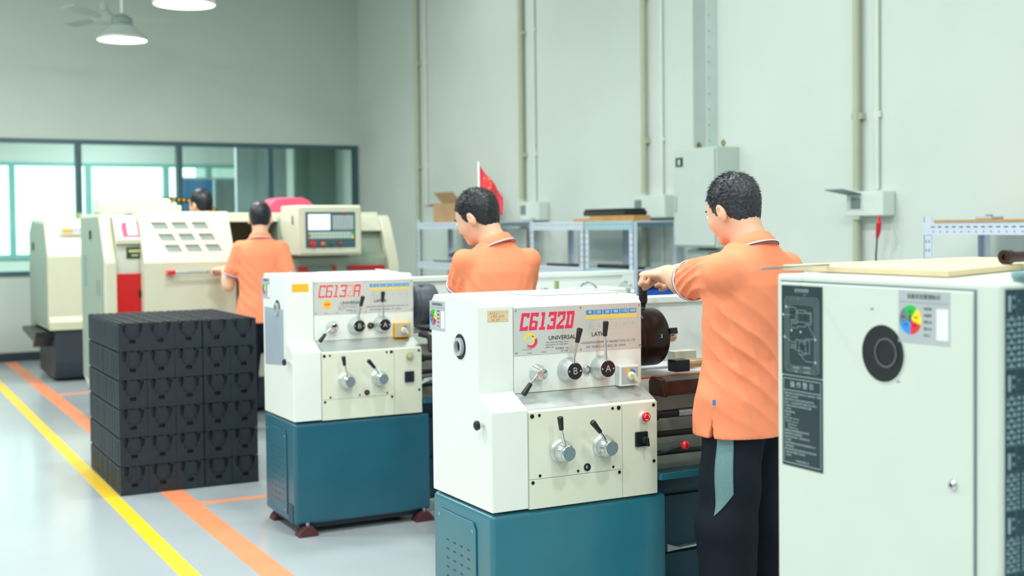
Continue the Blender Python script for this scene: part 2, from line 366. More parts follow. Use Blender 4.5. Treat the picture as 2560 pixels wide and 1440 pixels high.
# electrical cabinet
t = thing('electrical_cabinet', (5.82, 7.7, 1.32), 'grey steel electrical cabinet on the wall behind the front worker', 'cabinet')
obj('housing', bx(5.72, WX, 7.44, 7.98, 1.32, 2.08), CABG, t, bevel=.006)
d = obj('door', bx(5.703, 5.7195, 7.455, 7.965, 1.335, 2.065), CABG, t, bevel=.004)
obj('handle', bx(5.69, 5.703, 7.925, 7.945, 1.60, 1.72), BRUSH, d, bevel=.003)
obj('danger_sign', bx(5.699, 5.703, 7.845, 7.935, 1.945, 2.015), BLACKP, d, label='small black sign'); obj('sign_print', bx(5.6985, 5.699, 7.875, 7.905, 1.958, 2.0), PALEINK, d)
for y in (7.49, 7.80): obj('lifting_eye', MB().tube([(5.82, y, 2.08), (5.82, y-.02, 2.11), (5.82, y, 2.13), (5.82, y+.02, 2.11), (5.82, y, 2.08)], .007, 8), mat('brass', (150, 130, 60), .4, .8), t)
t = thing('cable_trunking', (5.88, 7.79, 2.08), 'vertical steel cable trunking rising from the grey cabinet', 'trunking')
obj('duct', bx(5.83, WX-.002, 7.71, 7.88, 2.082, ZC-.01), mat('trunking_grey', (158, 172, 167), .5), t, bevel=.003); obj('side_strip', bx(5.828, WX-.002, 7.703, 7.71, 2.09, ZC-.01), mat('trunking_pale', (196, 212, 210), .5), t)
for k in range(9): obj('bolt', MB().cyl((5.85, 7.703, 2.14+k*.12), (5.85, 7.697, 2.14+k*.12), .007, n=8), STEEL, t)
t = thing('junction_box', (5.86, 7.83, 1.15), 'small grey box below the electrical cabinet', 'box')
obj('housing', bx(5.82, WX, 7.70, 7.95, 1.15, 1.297), CABG, t, bevel=.005); obj('cable_gland', MB().cyl((5.86, 7.76, 1.297), (5.86, 7.76, 1.32), .015, n=10), mat('brass', (150, 130, 60), .4, .8), t)

# ------------------------------------------------------------------ shelves
def rack(x0, x1, y0, y1, zs, label, top=SHELF, up_to=None, holes=True, split=None):
    t = thing('steel_shelf', ((x0+x1)/2, (y0+y1)/2, 0), label, 'shelf')
    H = zs[-1]+.03 if up_to is None else up_to
    xs = [(x0, 1), (x1, -1)]; ysl = [(y0, 1), (y1, -1)]
    for x, dx in xs:
        for y, dy in ysl:
            m = MB(); m.box(min(x, x+dx*.004), max(x, x+dx*.004), min(y, y+dy*.055), max(y, y+dy*.055), 0, H); m.box(min(x, x+dx*.04), max(x, x+dx*.04), min(y, y+dy*.004), max(y, y+dy*.004), 0, H)
            p = obj('post', m, SHELF, t)
            if holes and dx == 1:
                hm = MB()
                for k in range(int(H/.05)):
                    z = .03+k*.05
                    for q in (.016, .038): hm.box(x-.0008, x, y+dy*q-.004, y+dy*q+.004, z, z+.016)
                obj('slots', hm, SLATE, p, kind='stuff')
    for z in zs:
        m = MB(); m.box(x0+.004, x1-.004, y0+.004, y1-.004, z-.012, z); s_ = obj('shelf_board', m, SHELF, t)
        r = obj('rail', bx(x0-.003, x0, y0, y1, z-.07, z), top, t)
        if holes:
            hm = MB(); n = int((y1-y0)/.05)
            for k in range(n): hm.box(x0-.004, x0-.003, y0+.02+k*.05, y0+.045+k*.05, z-.03, z-.022); hm.box(x0-.004, x0-.003, y0+.025+k*.05, y0+.033+k*.05, z-.056, z-.048)
            obj('slots', hm, SLATE, r, kind='stuff')
        obj('rail', bx(x1, x1+.003, y0, y1, z-.05, z), top, t)
    return t
rack(5.40, 5.80, 10.40, 12.25, (.35, .75, 1.13, 1.545), 'white steel shelf with the open cardboard box on top')
rack(5.42, 5.85, 8.86, 9.78, (.35, .75, 1.145, 1.53), 'white steel shelf between the worker and the blue railed shelf', up_to=1.529)
rack(5.42, 5.85, 8.12, 8.84, (.35, .75, 1.145, 1.53), 'pale blue railed steel shelf with the timber and black case on top', SHELFB, up_to=1.529)
t = rack(5.38, 5.85, 2.6, 5.10, (.35, .75, 1.1, 1.495), 'perforated white steel shelf at the far right against the wall')
obj('back_panel', bx(5.84, 5.846, 2.6, 4.74, 1.1, 1.43), mat('slate_back_panel', (130, 146, 150), .5), t, label='grey back panel')
t = thing('plywood_sheet', (5.6, 3.9, 1.495), 'thin brown plywood sheet on the far right shelf', 'board')
obj('sheet', bx(5.37, 5.84, 2.7, 5.02, 1.496, 1.508), WOODE, t)
t = thing('small_clamp', (5.5, 4.75, 1.508), 'small grey clamp lying on the far right shelf', 'clamp')
obj('clamp_body', bx(5.46, 5.56, 4.70, 4.81, 1.5085, 1.525), GREYC, t, bevel=.004); obj('clamp_screw', MB().cyl((5.51, 4.755, 1.52), (5.51, 4.755, 1.535), .02, n=10), STEEL, t)
# cardboard box
t = thing('cardboard_box', (5.62, 11.7, 1.5455), 'open cardboard box with raised flaps on the left shelf', 'box')
bxx = (5.47, 5.86, 11.30, 11.98); z0, z1 = 1.546, 1.74; T = .006
m = MB(); m.box(bxx[0], bxx[1], bxx[2], bxx[3], z0, z0+T); m.box(bxx[0], bxx[0]+T, bxx[2], bxx[3], z0+T, z1); m.box(bxx[1]-T, bxx[1], bxx[2], bxx[3], z0+T, z1)
m.box(bxx[0]+T, bxx[1]-T, bxx[2], bxx[2]+T, z0+T, z1); m.box(bxx[0]+T, bxx[1]-T, bxx[3]-T, bxx[3], z0+T, z1)
obj('box_body', m, CARD, t)
def flap(a, b, d):
    a, b, d = Vector(a), Vector(b), Vector(d); n = (b-a).cross(d).normalized()*T
    v = [a, b, b+d, a+d]; v += [p+n for p in v]
    obj('flap', MB().add(v, [(3, 2, 1, 0), (4, 5, 6, 7), (0, 1, 5, 4), (1, 2, 6, 5), (2, 3, 7, 6), (3, 0, 4, 7)]), CARD, t)
flap((5.47, 11.30, 1.74), (5.86, 11.30, 1.74), (0, -.08, .09)); flap((5.47, 11.98, 1.74), (5.86, 11.98, 1.74), (0, .24, -.02))
flap((5.86, 11.3, 1.74), (5.86, 11.98, 1.74), (.02, 0, .12)); flap((5.47, 11.30, 1.74), (5.47, 11.75, 1.74), (-.10, 0, .11))
# tools and small goods
t = thing('power_drill', (5.6, 11.6, 1.131), 'black power drill lying on the left shelf, second board', 'drill')
obj('motor_body', MB().tube([(5.6, 11.86, 1.20), (5.6, 11.76, 1.20), (5.6, 11.6, 1.205), (5.6, 11.52, 1.2)], [.01, .028, .045, .035], 12), BLACKP, t)
obj('grip', MB().tube([(5.6, 11.60, 1.19), (5.6, 11.56, 1.152), (5.6, 11.56, 1.145)], [.026, .022, .026], 10), BLACKP, t)
obj('chuck', MB().cyl((5.6, 11.86, 1.20), (5.6, 11.90, 1.20), .012, n=10), STEEL, t)
t = thing('parts_tray', (5.6, 11.7, 1.131), 'dark flat parts tray under the drill on the left shelf', 'tray')
m = MB(); m.box(5.48, 5.85, 11.40, 12.02, 1.131, 1.137); m.box(5.48, 5.486, 11.4, 12.02, 1.137, 1.146); m.box(5.844, 5.85, 11.4, 12.02, 1.137, 1.146)
obj('tray', m, mat('dark_tray', (78, 84, 74), .5), t)
t = thing('red_box', (5.6, 11.6, .751), 'small red box on the left shelf, third board from the top', 'box')
obj('box_body', bx(5.5, 5.6, 11.5, 11.72, .7505, .9), RED, t, bevel=.004); obj('lid', bx(5.497, 5.603, 11.497, 11.723, .9, .915), RED, t)
t = thing('carton', (5.6, 11.4, .75), 'pale carton with an orange label on the left shelf', 'box')
obj('box_body', bx(5.5, 5.8, 11.0, 11.45, .7505, 1.02), MISCW, t, bevel=.004); obj('label_patch', bx(5.499, 5.5, 11.25, 11.4, .9, .96), mat('orange_label', (220, 110, 80), .5), t)
t = thing('foam_sheet', (5.6, 11.8, 1.13), 'white sheet of foam leaning at the back of the left shelf', 'foam')
obj('sheet', bx(5.81, 5.835, 10.6, 11.38, 1.135, 1.47), MISCW, t)
t = thing('timber_plank', (5.6, 8.6, 1.53), 'raw timber plank lying across the two middle shelves', 'plank')
obj('plank', bx(5.44, 5.6, 8.14, 9.06, 1.5305, 1.556), WOODE, t, bevel=.002); obj('end_block', bx(5.44, 5.6, 8.14, 8.8, 1.5565, 1.575), WOODE, t, bevel=.002)
t = thing('black_case', (5.55, 8.55, 1.575), 'flat black case resting on the timber plank', 'case')
obj('case_body', bx(5.44, 5.66, 8.27, 8.9, 1.576, 1.615), BLACKP, t, bevel=.008); obj('lid', bx(5.44, 5.66, 8.29, 8.88, 1.616, 1.632), BLACKP, t, bevel=.006)
for (y0, y1, h, lb) in ((9.15, 9.6, .02, 'long dark bar lying on the middle shelf left of the post'), (8.3, 8.75, .03, 'dark flat tool lying on the middle shelf right of the post'), (8.14, 8.25, .018, 'short dark tool at the right end of the middle shelf')):
    t = thing('metal_bar', (5.55, (y0+y1)/2, 1.146), lb, 'tool'); obj('bar', bx(5.48, 5.55, y0, y1, 1.1465, 1.1465+h), BLACKP, t, bevel=.004); obj('tip', MB().cyl((5.515, y1, 1.1465+h/2), (5.515, y1+.04, 1.1465+h/2), .006, n=8), STEEL, t)
t = thing('blue_crate', (5.65, 8.4, .75), 'blue plastic crate on the lower board of the middle shelf', 'crate')
m = MB(); m.box(5.5, 5.80, 8.15, 8.75, .7505, .76); m.box(5.5, 5.51, 8.15, 8.75, .76, .98); m.box(5.79, 5.80, 8.15, 8.75, .76, .98); m.box(5.51, 5.79, 8.15, 8.16, .76, .98); m.box(5.51, 5.79, 8.74, 8.75, .76, .98)
obj('crate_body', m, mat('royal_blue', (24, 84, 190), .4), t); obj('rim', (lambda q: (q.box(5.49, 5.51, 8.14, 8.76, .98, .995), q.box(5.79, 5.81, 8.14, 8.76, .98, .995), q)[-1])(MB()), mat('royal_blue', (24, 84, 190), .4), t)
# small flag behind the middle worker's head
fx, fy = 3.18, 6.33
t = thing('hand_flag', (fx, fy, 1.246), 'small red flag with yellow stars on a white stick behind the middle worker', 'flag')
obj('stick', MB().cyl((fx, fy, 1.246), (fx-.004, fy, 1.868), .0065, n=10), WHITEP, t)
m = MB(); vs = []
NX, NZ = 14, 8
def flagp(u, v):
    # cloth hung from the stick, swept down to the right
    x = fx+.004+u*.150*(1-.10*v); z = 1.850-u*.185-v*.14*(1-.25*u); y = fy+.012*math.sin(u*9+v*2)
    return (x, y, z)
for j in range(NZ+1):
    for i in range(NX+1): vs.append(flagp(i/NX, j/NZ))
fs = [(j*(NX+1)+i, j*(NX+1)+i+1, (j+1)*(NX+1)+i+1, (j+1)*(NX+1)+i) for j in range(NZ) for i in range(NX)]
fo = obj('cloth', MB().add(vs, fs), FLAGR, t); so = fo.modifiers.new('solid', 'SOLIDIFY'); so.thickness = .0012
def star(u, v, r):
    c = Vector(flagp(u, v)); e1 = (Vector(flagp(u+.02, v))-c).normalized(); e2 = (Vector(flagp(u, v-.02))-c).normalized()
    c.y -= .0015
    pts = [c+(e1*math.cos(PI/2+k*PI/5)+e2*math.sin(PI/2+k*PI/5))*(r if k % 2 == 0 else r*.4) for k in range(10)]
    obj('star', MB().add([c]+pts, [(0, 1+(k+1) % 10, 1+k) for k in range(10)]), YELB, fo)
star(.2, .3, .02)
for u, v in ((.36, .12), (.42, .24), (.42, .4), (.36, .52)): star(u, v, .007)
# ------------------------------------------------------------------ block lettering for the model plates
def seg(x0, y0, x1, y1): return (x0, y0, x1, y1)
def glyph(ch, t):
    """strokes of a squared italic figure in a .62 x 1 box, t = stroke width"""
    W = .66; T = t; s = T*.95
    g = {'C': [(0, 0, T, 1), (T, 1-s, W, 1), (T, 0, W, s), (W-T, s, W, s+.05), (W-T, 1-s-.08, W, 1-s)],
         '6': [(0, 0, T, 1), (T, 1-s, W, 1), (T, 0, W, s), (W-T, s, W, .52), (T, .55-s*.6, W-T, .55), (W-T, 1-s-.04, W, 1-s)],
         '1': [(W/2-T/2, s*.8, W/2+T/2, 1), (W*.12, 0, W*.88, s*.8), (W*.18, 1-s*.9, W/2-T/2, 1)],
         '3': [(W-T, 0, W, 1), (0, 1-s, W-T, 1), (0, 0, W-T, s), (W*.32, .46, W-T, .46+s*.9), (0, s, T*.8, s+.08), (0, 1-s-.08, T*.8, 1-s)],
         '2': [(0, 1-s, W, 1), (W-T, .5, W, 1-s), (0, 0, W, s), (0, 1-s-.1, T, 1-s), ('q', (T*.1, s), (T*1.3, s), (W, .56), (W-T*1.2, .56))],
         'D': [(T*.35, 0, T*1.35, 1), (0, 1-s, W-.03, 1), (0, 0, W-.03, s), (W-T, s*.5, W, 1-s*.5)],
         'A': [(0, 0, T, .88), (W-T, 0, W, .88), (T*.6, 1-s, W-T*.6, 1), (0, .84, W, 1-s*.6), (T, .4, W-T, .4+s*.8)]}[ch]
    out = []
    for r in g:
        if r[0] == 'q': out.append(list(r[1:]))
        else: out.append([(r[0], r[1]), (r[2], r[1]), (r[2], r[3]), (r[0], r[3])])
    return out
def block_word(word, x, y, z, h, adv, t, sh, gw=1.0):
    res = []
    for i, ch in enumerate(word):
        m = MB()
        for k, q in enumerate(glyph(ch, t)):
            pr = [(x+i*adv+(a*gw+b*sh)*h, z+b*h) for a, b in q]
            m.prism(pr, y-.0004-.00003*k, y, 'y')
        res.append(m)
    return res
def sector(cx, cz, r0, r1, a0, a1, n=10):
    a = [math.radians(a0+(a1-a0)*i/n) for i in range(n+1)]
    return [(cx+r1*math.cos(t), cz+r1*math.sin(t)) for t in a]+([(cx+r0*math.cos(t), cz+r0*math.sin(t)) for t in a[::-1]] if r0 > 0 else [(cx, cz)])
def status_card(parent, X, yc, zc, w_, h, fine=True, rel=True):
    """grey status card on a face looking towards -x; its own right runs along -y"""
    def P(pr): return [(yc-a*w_, zc+b*h) for a, b in pr]
    def plate(n, pr, m, lv):
        q = P(pr); return obj(n, MB().prism(q, X-.0006-.0002*lv, X-.0004-.0002*(lv-1), 'x'), m, cardo if lv else parent, rel=rel)
    cardo = None
    rect = lambda a0, a1, b0, b1: [(a0, b0), (a1, b0), (a1, b1), (a0, b1)]
    q = P(rect(-.5, .5, -.5, .5))
    cardo = obj('status_card', MB().prism(q, X-.0006, X, 'x'), GREYC, parent, rel=rel, label='grey status card with five colour wheel')
    asp = w_/h; r = .22
    cx, cz = -.26, -.06
    cols = [(GREENP, 54, 126), (YELB, -18, 54), (REDPR, -90, -18), (SKYB, -162, -90), (SLATE, 126, 198)]
    for m_, a0, a1 in cols:
        pr = [(cx+(p[0]), cz+(p[1])*asp) for p in sector(0, 0, 0, r, a0, a1)]
        plate('wheel_sector', pr, m_, 1)
    plate('pointer', [(cx-.02, cz-.04), (cx+.03, cz-.04), (cx+.01, cz+.1*1), (cx-.02, cz+.12)], INK, 2)
    plate('white_field', rect(.25, .47, -.40, .18), WHITEP, 1)
    plate('rule', rect(-.48, .48, .27, .28), GREYINK, 1)
    def T(s, size, a, b, m=INK, al='LEFT', sx=1):
        loc = Vector((X-.001, yc-a*w_, zc+b*h))
        if not rel: pass
        txt('lettering', s, size*h, m, cardo, loc, 'left', .0001, al, rel, sx=sx)
    T('设备状态管理标识', .105, 0, .385, INK, 'CENTER', .98)
    if fine:
        for i, s in enumerate(('设备名称', '设备编号', '管理人员', '操作人员', '责 任 人')): T(s, .058, .005, .165-i*.125, INK, sx=.85)
        for s, a, b in (('运行', cx, cz+.155), ('待机', cx+.11, cz+.05), ('故障', cx+.08, cz-.11), ('停用', cx-.09, cz-.1), ('检修', cx-.14, cz+.05)): T(s, .045, a, b, INK, 'CENTER')
    return cardo
def lever(parent, name, hub, a, b, c, r=.0045, rg=.0105, grip=BLACKP):
    """chrome rod from a to b with a black grip from b to c"""
    l = obj(name, MB().tube([hub, a, b], [r*1.25, r*1.1, r], 12), CHROME, parent, rel=True)
    a, b, c = Vector(a), Vector(b), Vector(c); d = (c-b)
    g = MB().lathe(b, d, [(rg*.55, 0), (rg*.75, .002), (rg*.8, d.length*.3), (rg, d.length*.88), (rg*.93, d.length*.96), (rg*.6, d.length)], 18)
    obj('grip', g, grip, l, rel=True, label='black plastic grip'); return l
def screw(parent, x, y, z, r=.006, m=BLACKM, name='socket_screw', ax=(0, -1, 0)):
    obj(name, MB().lathe((x, y, z), ax, [(r, 0), (r, .002), (r*.62, .0022), (r*.55, .0005), (r*.01, .0004)], 14, caps=False), m, parent, rel=True)
def make_lathe(o, label, kind):
    t = thing('metal_lathe', o, label, 'lathe', 'engine lathes in a row')
    A = kind == 'A'
    TEAL = mat('deep_teal_enamel', (30, 96, 116), .38, var=.05, coat=.3, bump=.08, bscale=250) if A else MC['teal_enamel']
    # ---- base cabinet, left pedestal
    ped = MB().box(0, .70, .005, .47, .055, .547)
    p = obj('base_pedestal', ped, TEAL, t, rel=True, bevel=.018, seg=4, label='glossy teal sheet metal pedestal')
    obj('plinth', bx(.03, .67, .04, .45, .03, .055), BASEB, p, rel=True)
    vp = obj('vent_cover', MB().prism([(.115, .09), (.42, .09), (.42, .47), (.40, .50), (.135, .50), (.115, .48)], -.006, .0, 'x'), TEAL, p, rel=True, bevel=.003)
    hm = MB()
    for i in range(4):
        for k in range(9): hm.prism([(.16+i*.055, .14+k*.032), (.18+i*.055, .14+k*.032), (.18+i*.055, .146+k*.032), (.16+i*.055, .146+k*.032)], -.0066, -.006, 'x')
    obj('vent_slots', hm, TEALSH, vp, rel=True, kind='stuff')
    for y, z in ((.40, .478), (.135, .47), (.40, .11), (.135, .11)): screw(vp, -.006, y, z, .005, CHROME, 'cover_screw', (-1, 0, 0))
    obj('cable_window', bx(-.004, 0, .03, .10, .06, .15), TEALSH, p, rel=True)
    # levelling feet
    for fx_, fy_ in ((.06, .02), (.66, .02), (.06, .42), (.66, .42), (1.62, .02), (2.12, .02), (1.62, .42), (2.12, .42)):
        f = obj('levelling_foot', MB().prism([(fx_-.05, 0), (fx_+.05, 0), (fx_+.045, .018), (fx_+.018, .05), (fx_-.018, .05), (fx_-.045, .018)], fy_-.035, fy_+.035, 'y'), mat('foot_brown', (92, 50, 52), .5, .2), t, rel=True, bevel=.003)
        obj('adjusting_bolt', MB().cyl((fx_, fy_-.015, .05), (fx_, fy_-.015, .066), .009, n=8), STEEL, f, rel=True)
    # right pedestal, middle apron panel with drawer
    obj('base_pedestal', MB().box(1.55, 2.2, .005, .47, .055, .547), TEAL, t, rel=True, bevel=.018, seg=4)
    mp = obj('middle_panel', bx(.70, 1.55, .16, .47, .07, .545), TEALSH, t, rel=True, bevel=.004)  # set back between the pedestals, its shade painted in with darker teal
    dr = obj('tool_drawer', bx(.73, 1.5, .145, .16, .30, .50), TEALSH, mp, rel=True, bevel=.004)
    dr2 = obj('tool_drawer', bx(.73, 1.5, .145, .16, .09, .285), TEALSH, mp, rel=True, bevel=.004)
    obj('handle', MB().prism([(.782, .298), (.782, .326), (.835, .308), (1.24, .322), (1.24, .315), (.83, .301)], .12, .145, 'y'), BRUSH, dr, rel=True, label='pale triangular drawer handle')
    # chip tray
    ct = MB(); ct.box(.66, 2.22, -.01, .56, .60, .606); ct.box(.66, 2.22, -.02, -.01, .60, .622); ct.box(.66, 2.22, .56, .57, .60, .64); ct.box(2.22, 2.23, -.02, .57, .60, .622)
    obj('chip_tray', ct, TEAL, t, rel=True)
    obj('tray_support', bx(.70, 2.18, .10, .5, .545, .60), TEALSH, t, rel=True)  # recess under the tray, shade painted in as dark teal
    # ---- gear cover at the left end
    pr = [(0, .556), (0, .888), (.0955, .937), (.0955, 1.230), (.128, 1.259), (.44, 1.259), (.465, 1.235), (.465, .556)]
    gc = obj('gear_cover', MB().prism(pr, 0, .137, 'x'), WHITE, t, rel=True, bevel=.004, seg=3)
    # spindle bore opening
    obj('bore_recess', MB().lathe((-.0005, .228, 1.088), (-1, 0, 0), [(.001, 0), (.043, 0), (.044, .001)], 32, caps=False), BLACKP, gc, rel=True)
    obj('spindle_end', MB().pipe_ring((-.001, .226, 1.088), (-1, 0, 0), .031, .021, .012), GREYC, gc, rel=True)
    kb = obj('cover_knob', MB().lathe((0, .055, .842), (-1, 0, 0), [(.008, 0), (.009, .012), (.014, .016), (.016, .021), (.010, .024)], 20), CHROME, gc, rel=True)
    obj('knob_cap', MB().lathe((-.02, .055, .842), (-1, 0, 0), [(.012, 0), (.0165, .004), (.0165, .009), (.012, .013), (.003, .0145)], 20), BLACKP, kb, rel=True)
    status_card(gc, 0, .412, 1.183, .13 if not A else .13, .105)
    if A: obj('instruction_panel', MB().prism([(.14, .82), (.43, .80), (.43, 1.09), (.14, 1.09)], -.003, 0, 'x'), mat('pale_blue_panel', (178, 192, 206), .3, .2), gc, rel=True)
    if not A:
        tp = obj('yellow_tape', bx(.038, .118, .0945, .0955, 1.178, 1.217), CARDY, gc, rel=True, label='faded yellow tape with red writing')
        for k in range(3): txt('handwriting', ['4.13 x 1', 'n 3.5  0.10', 'm  2.0'][k], .011, mat('faded_red_ink', (206, 130, 100), .6), tp, (.046+.004*k, .0942, 1.208-.0115*k), sx=1.1)
    else:
        obj('yellow_tape', bx(.03, .112, .0945, .0955, 1.175, 1.214), YELS, gc, rel=True, label='strong yellow sticker')
    # ---- lower gearbox with sloping ledge
    gb = obj('feed_gearbox', MB().prism([(.004, .552), (.004, .880), (.094, .927), (.46, .927), (.46, .552)], .139, .656, 'x'), CREAMP, t, rel=True, bevel=.003)
    obj('ledge_plate', MB().prism([(.012, .8855), (.094, .9285), (.094, .9275), (.012, .8845)], .141, .654, 'x'), BRUSH, gb, rel=True, label='worn brushed metal ledge')
    fp = obj('front_plate', bx(.1405, .509, -.001, .004, .653, .8785), CREAMP, gb, rel=True, bevel=.0012)
    obj('front_plate', bx(.1405, .509, -.001, .004, .553, .6515), CREAMP, gb, rel=True, bevel=.0012)
    fp2 = obj('side_plate', bx(.5105, .655, -.002, .004, .553, .8785), CREAMP, gb, rel=True, bevel=.0012)
    for x, z, r in ((.152, .865, .0075), (.180, .866, .005), (.470, .867, .005), (.495, .867, .0075), (.180, .663, .005), (.329, .664, .0045), (.471, .664, .0045), (.496, .643, .006), (.153, .642, .006)): screw(fp, x, -.001, z, r)
    for z in (.866, .668): screw(fp2, .640, -.002, z, .006)
    sg = obj('sight_glass', MB().lathe((.365, -.001, .674), (0, -1, 0), [(.013, 0), (.013, .004), (.0095, .005), (.009, .002), (.0001, .003)], 24, caps=False), BLACKM, gb, rel=True)
    obj('lens', MB().lathe((.365, -.0025, .674), (0, -1, 0), [(.0085, 0), (.0001, .003)], 20, caps=False), mat('sight_brown', (110, 84, 70), .2) if A else STEEL, sg, rel=True)
    if not A:
        es = obj('emergency_stop', MB().lathe((.597, -.002, .829), (0, -1, 0), [(.015, 0), (.0155, .008)], 24), WHITEP, gb, rel=True, label='white collar of the stop button')
        obj('button', MB().lathe((.597, -.010, .829), (0, -1, 0), [(.012, 0), (.0165, .006), (.017, .012), (.015, .0155), (.004, .0165)], 28), RED, es, rel=True, label='red mushroom button')
        for a0 in (100, 220, 340): obj('arrow', MB().prism(sector(.597, .829, .0085, .0105, a0, a0+80), -.0268, -.0258, 'y'), WHITEP, es, rel=True)
        ss = obj('selector_switch', bx(.560, .611, -.012, -.002, .725, .777), BLACKP, gb, rel=True, bevel=.003)
        obj('switch_knob', MB().lathe((.594, -.012, .748), (0, -1, 0), [(.014, 0), (.013, .012), (.010, .014)], 20), BLACKP, ss, rel=True)
        obj('switch_lever', MB().prism([(.590, .758), (.598, .758), (.604, .730), (.596, .726)], -.034, -.024, 'y'), BLACKM, ss, rel=True, bevel=.002)
    else:
        es = obj('indicator_button', MB().lathe((.590, -.002, .84), (0, -1, 0), [(.018, 0), (.018, .01)], 24), mat('olive_yellow', (190, 180, 70), .4), gb, rel=True, label='yellow rimmed metal button')
        obj('button', MB().lathe((.590, -.012, .84), (0, -1, 0), [(.013, 0), (.014, .006), (.008, .009)], 24), GREYC, es, rel=True)
        obj('selector_switch', bx(.562, .612, -.012, -.002, .71, .765), mat('navy_black', (30, 36, 60), .4), gb, rel=True, bevel=.004)
    # round gearbox dials
    for n, (fc, cap, pts) in enumerate((((.260, .739), (.257, -.06, .744), ((.250, -.048, .765), (.233, -.056, .820), (.226, -.060, .866))), ((.429, .741), (.432, -.06, .745), ((.415, -.048, .763), (.386, -.056, .799), (.350, -.06, .840))))):
        d = obj('feed_dial', MB().lathe((fc[0], -.001, fc[1]), (0, -1, 0), [(.041, 0), (.041, .003), (.036, .009), (.030, .012), (.030, .015)], 36), BRUSH, gb, rel=True, label='bright metal feed dial')
        obj('dial_ring', MB().lathe((fc[0], -.016, fc[1]), (0, -1, 0), [(.033, 0), (.035, .003), (.035, .017), (.030, .028), (.026, .034), (.026, .043), (.024, .045)], 36), CHROME, d, rel=True)
        obj('dial_cap', MB().lathe((fc[0], -.061, fc[1]), (0, -1, 0), [(.0235, 0), (.0235, .001), (.0001, .0012)], 32, caps=False), mat('dial_face_grey', (128, 150, 158), .45, .3), d, rel=True)
        lever(d, 'shift_lever', (fc[0], -.04, fc[1]+.01), *pts)
    # ---- headstock
    hs = obj('headstock', MB().prism([(.097, .929), (.097, 1.224), (.128, 1.251), (.60, 1.251), (.615, 1.235), (.615, .929)], .139, .658, 'x'), WHITE, t, rel=True, bevel=.004, seg=3)
    lid = obj('oil_lid', bx(.30, .63, .22, .50, 1.252, 1.256), WHITE, hs, rel=True, bevel=.002)
    obj('lid_handle', MB().tube([(.60, .26, 1.256), (.60, .262, 1.262), (.60, .45, 1.262), (.60, .452, 1.256)], .003, 8), BRUSH, lid, rel=True)
    screw(hs, .60, .17, 1.2515, .010, CHROME, 'oil_plug', (0, 0, 1))
    # name plate
    yp = .0965
    npx0, npx1, npz0, npz1 = .1395, .656, 1.059, 1.2215
    pl = obj('name_plate', bx(npx0, npx1, yp-.0012, yp, npz0, npz1), mat('silver_name_plate', (216, 226, 222), .38, .35, var=.03, scale=5), hs, rel=True, label='silver plate with the printed model lettering')
    yt = yp-.0013
    word = 'C6132A' if A else 'C6132D'
    RM = mat('red_lettering_bright', (240, 44, 60), .45) if A else PINKRED
    FADE = mat('faded_red_lettering', (242, 160, 160), .45)
    for i, m in enumerate(block_word(word, .160, yt, 1.143, .060, .0357, .13 if A else .21, .17, .80)): obj('model_letter', m, FADE if A and i == 4 else RM, hs, rel=True)
    def TT(s, size, m, x, z, al='LEFT', sx=1, sh=0, off=0): return txt('lettering', s, size, m, hs, (x, yt-.0006, z), 'front', .0001, al, True, sh, sx, off)
    TT('UNIVERSAL', .0205, INK, .273, 1.1125, sx=1.06, off=.0002); TT('LATHE', .0205, INK, .447, 1.1165, sx=1.06, off=.0002)
    TT('GUANGZHOU NANFANG MACHINE TOOL CO., LTD', .0118, GREYINK, .405, 1.0885, sx=.80)
    TT("THE  PEOPLE'S  REPUBLIC  OF  CHINA", .0112, GREYINK, .424, 1.073, sx=.88)
    TT('MAX SWING OVER BED  320mm', .0065, GREYINK, .262, 1.098); TT('MAX LENGTH OF WORKPIECE', .0065, GREYINK, .262, 1.0895); TT('SERIAL  No', .0065, GREYINK, .262, 1.081)
    TT('机床编号  No.', .009, GREYINK, .300, 1.0755); TT('出厂日期', .007, GREYINK, .322, 1.066)
    TT('▬▬▬', .006, GREYINK, .190, 1.066); TT('▬▬▬', .006, GREYINK, .246, 1.067)
    if not A:
        # round trade emblem: yellow swoosh and red half gear
        cx, cz = .199, 1.1095
        def arcband(r0, r1, a0, a1, n=18, ta=0, tb=0, ox=0, oz=0):
            P_, Q_ = [], []
            for i in range(n+1):
                u = i/n; a = math.radians(a0+(a1-a0)*u); k = min(1, u/.35 if ta else 1, (1-u)/.35 if tb else 1); k = max(k, .06)
                mid = (r0+r1)/2; hw = (r1-r0)/2*k
                P_.append((cx+ox+(mid+hw)*math.cos(a), cz+oz+(mid+hw)*math.sin(a)*.95)); Q_.append((cx+ox+(mid-hw)*math.cos(a), cz+oz+(mid-hw)*math.sin(a)*.95))
            return P_, Q_
        def band(P_, Q_, m):
            M = MB()
            for i in range(len(P_)-1): M.prism([Q_[i], P_[i], P_[i+1], Q_[i+1]], yt-.0003, yt, 'y')
            return obj('emblem', M, m, hs, rel=True)
        band(*arcband(.0165, .0255, 205, 35, ta=1), YELB); band(*arcband(.004, .013, 75, -125, tb=1, ox=.006, oz=.004), YELB)
        band(*arcband(.0145, .0225, 200, 385, ta=1, ox=.006, oz=-.004), RM)
        M = MB()
        for k in range(9):
            a = math.radians(235+k*18); c_, s_ = math.cos(a), math.sin(a); r0, r1, hw = .0215, .0255, .0022
            M.prism([(cx+.006+r0*c_+hw*s_, cz-.004+r0*s_-hw*c_), (cx+.006+r1*c_+hw*s_, cz-.004+r1*s_-hw*c_), (cx+.006+r1*c_-hw*s_, cz-.004+r1*s_+hw*c_), (cx+.006+r0*c_-hw*s_, cz-.004+r0*s_+hw*c_)], yt-.0003, yt, 'y')
        obj('emblem', M, RM, hs, rel=True); TT('W I N N I N G', .006, GREYINK, .170, 1.0775)
    else:
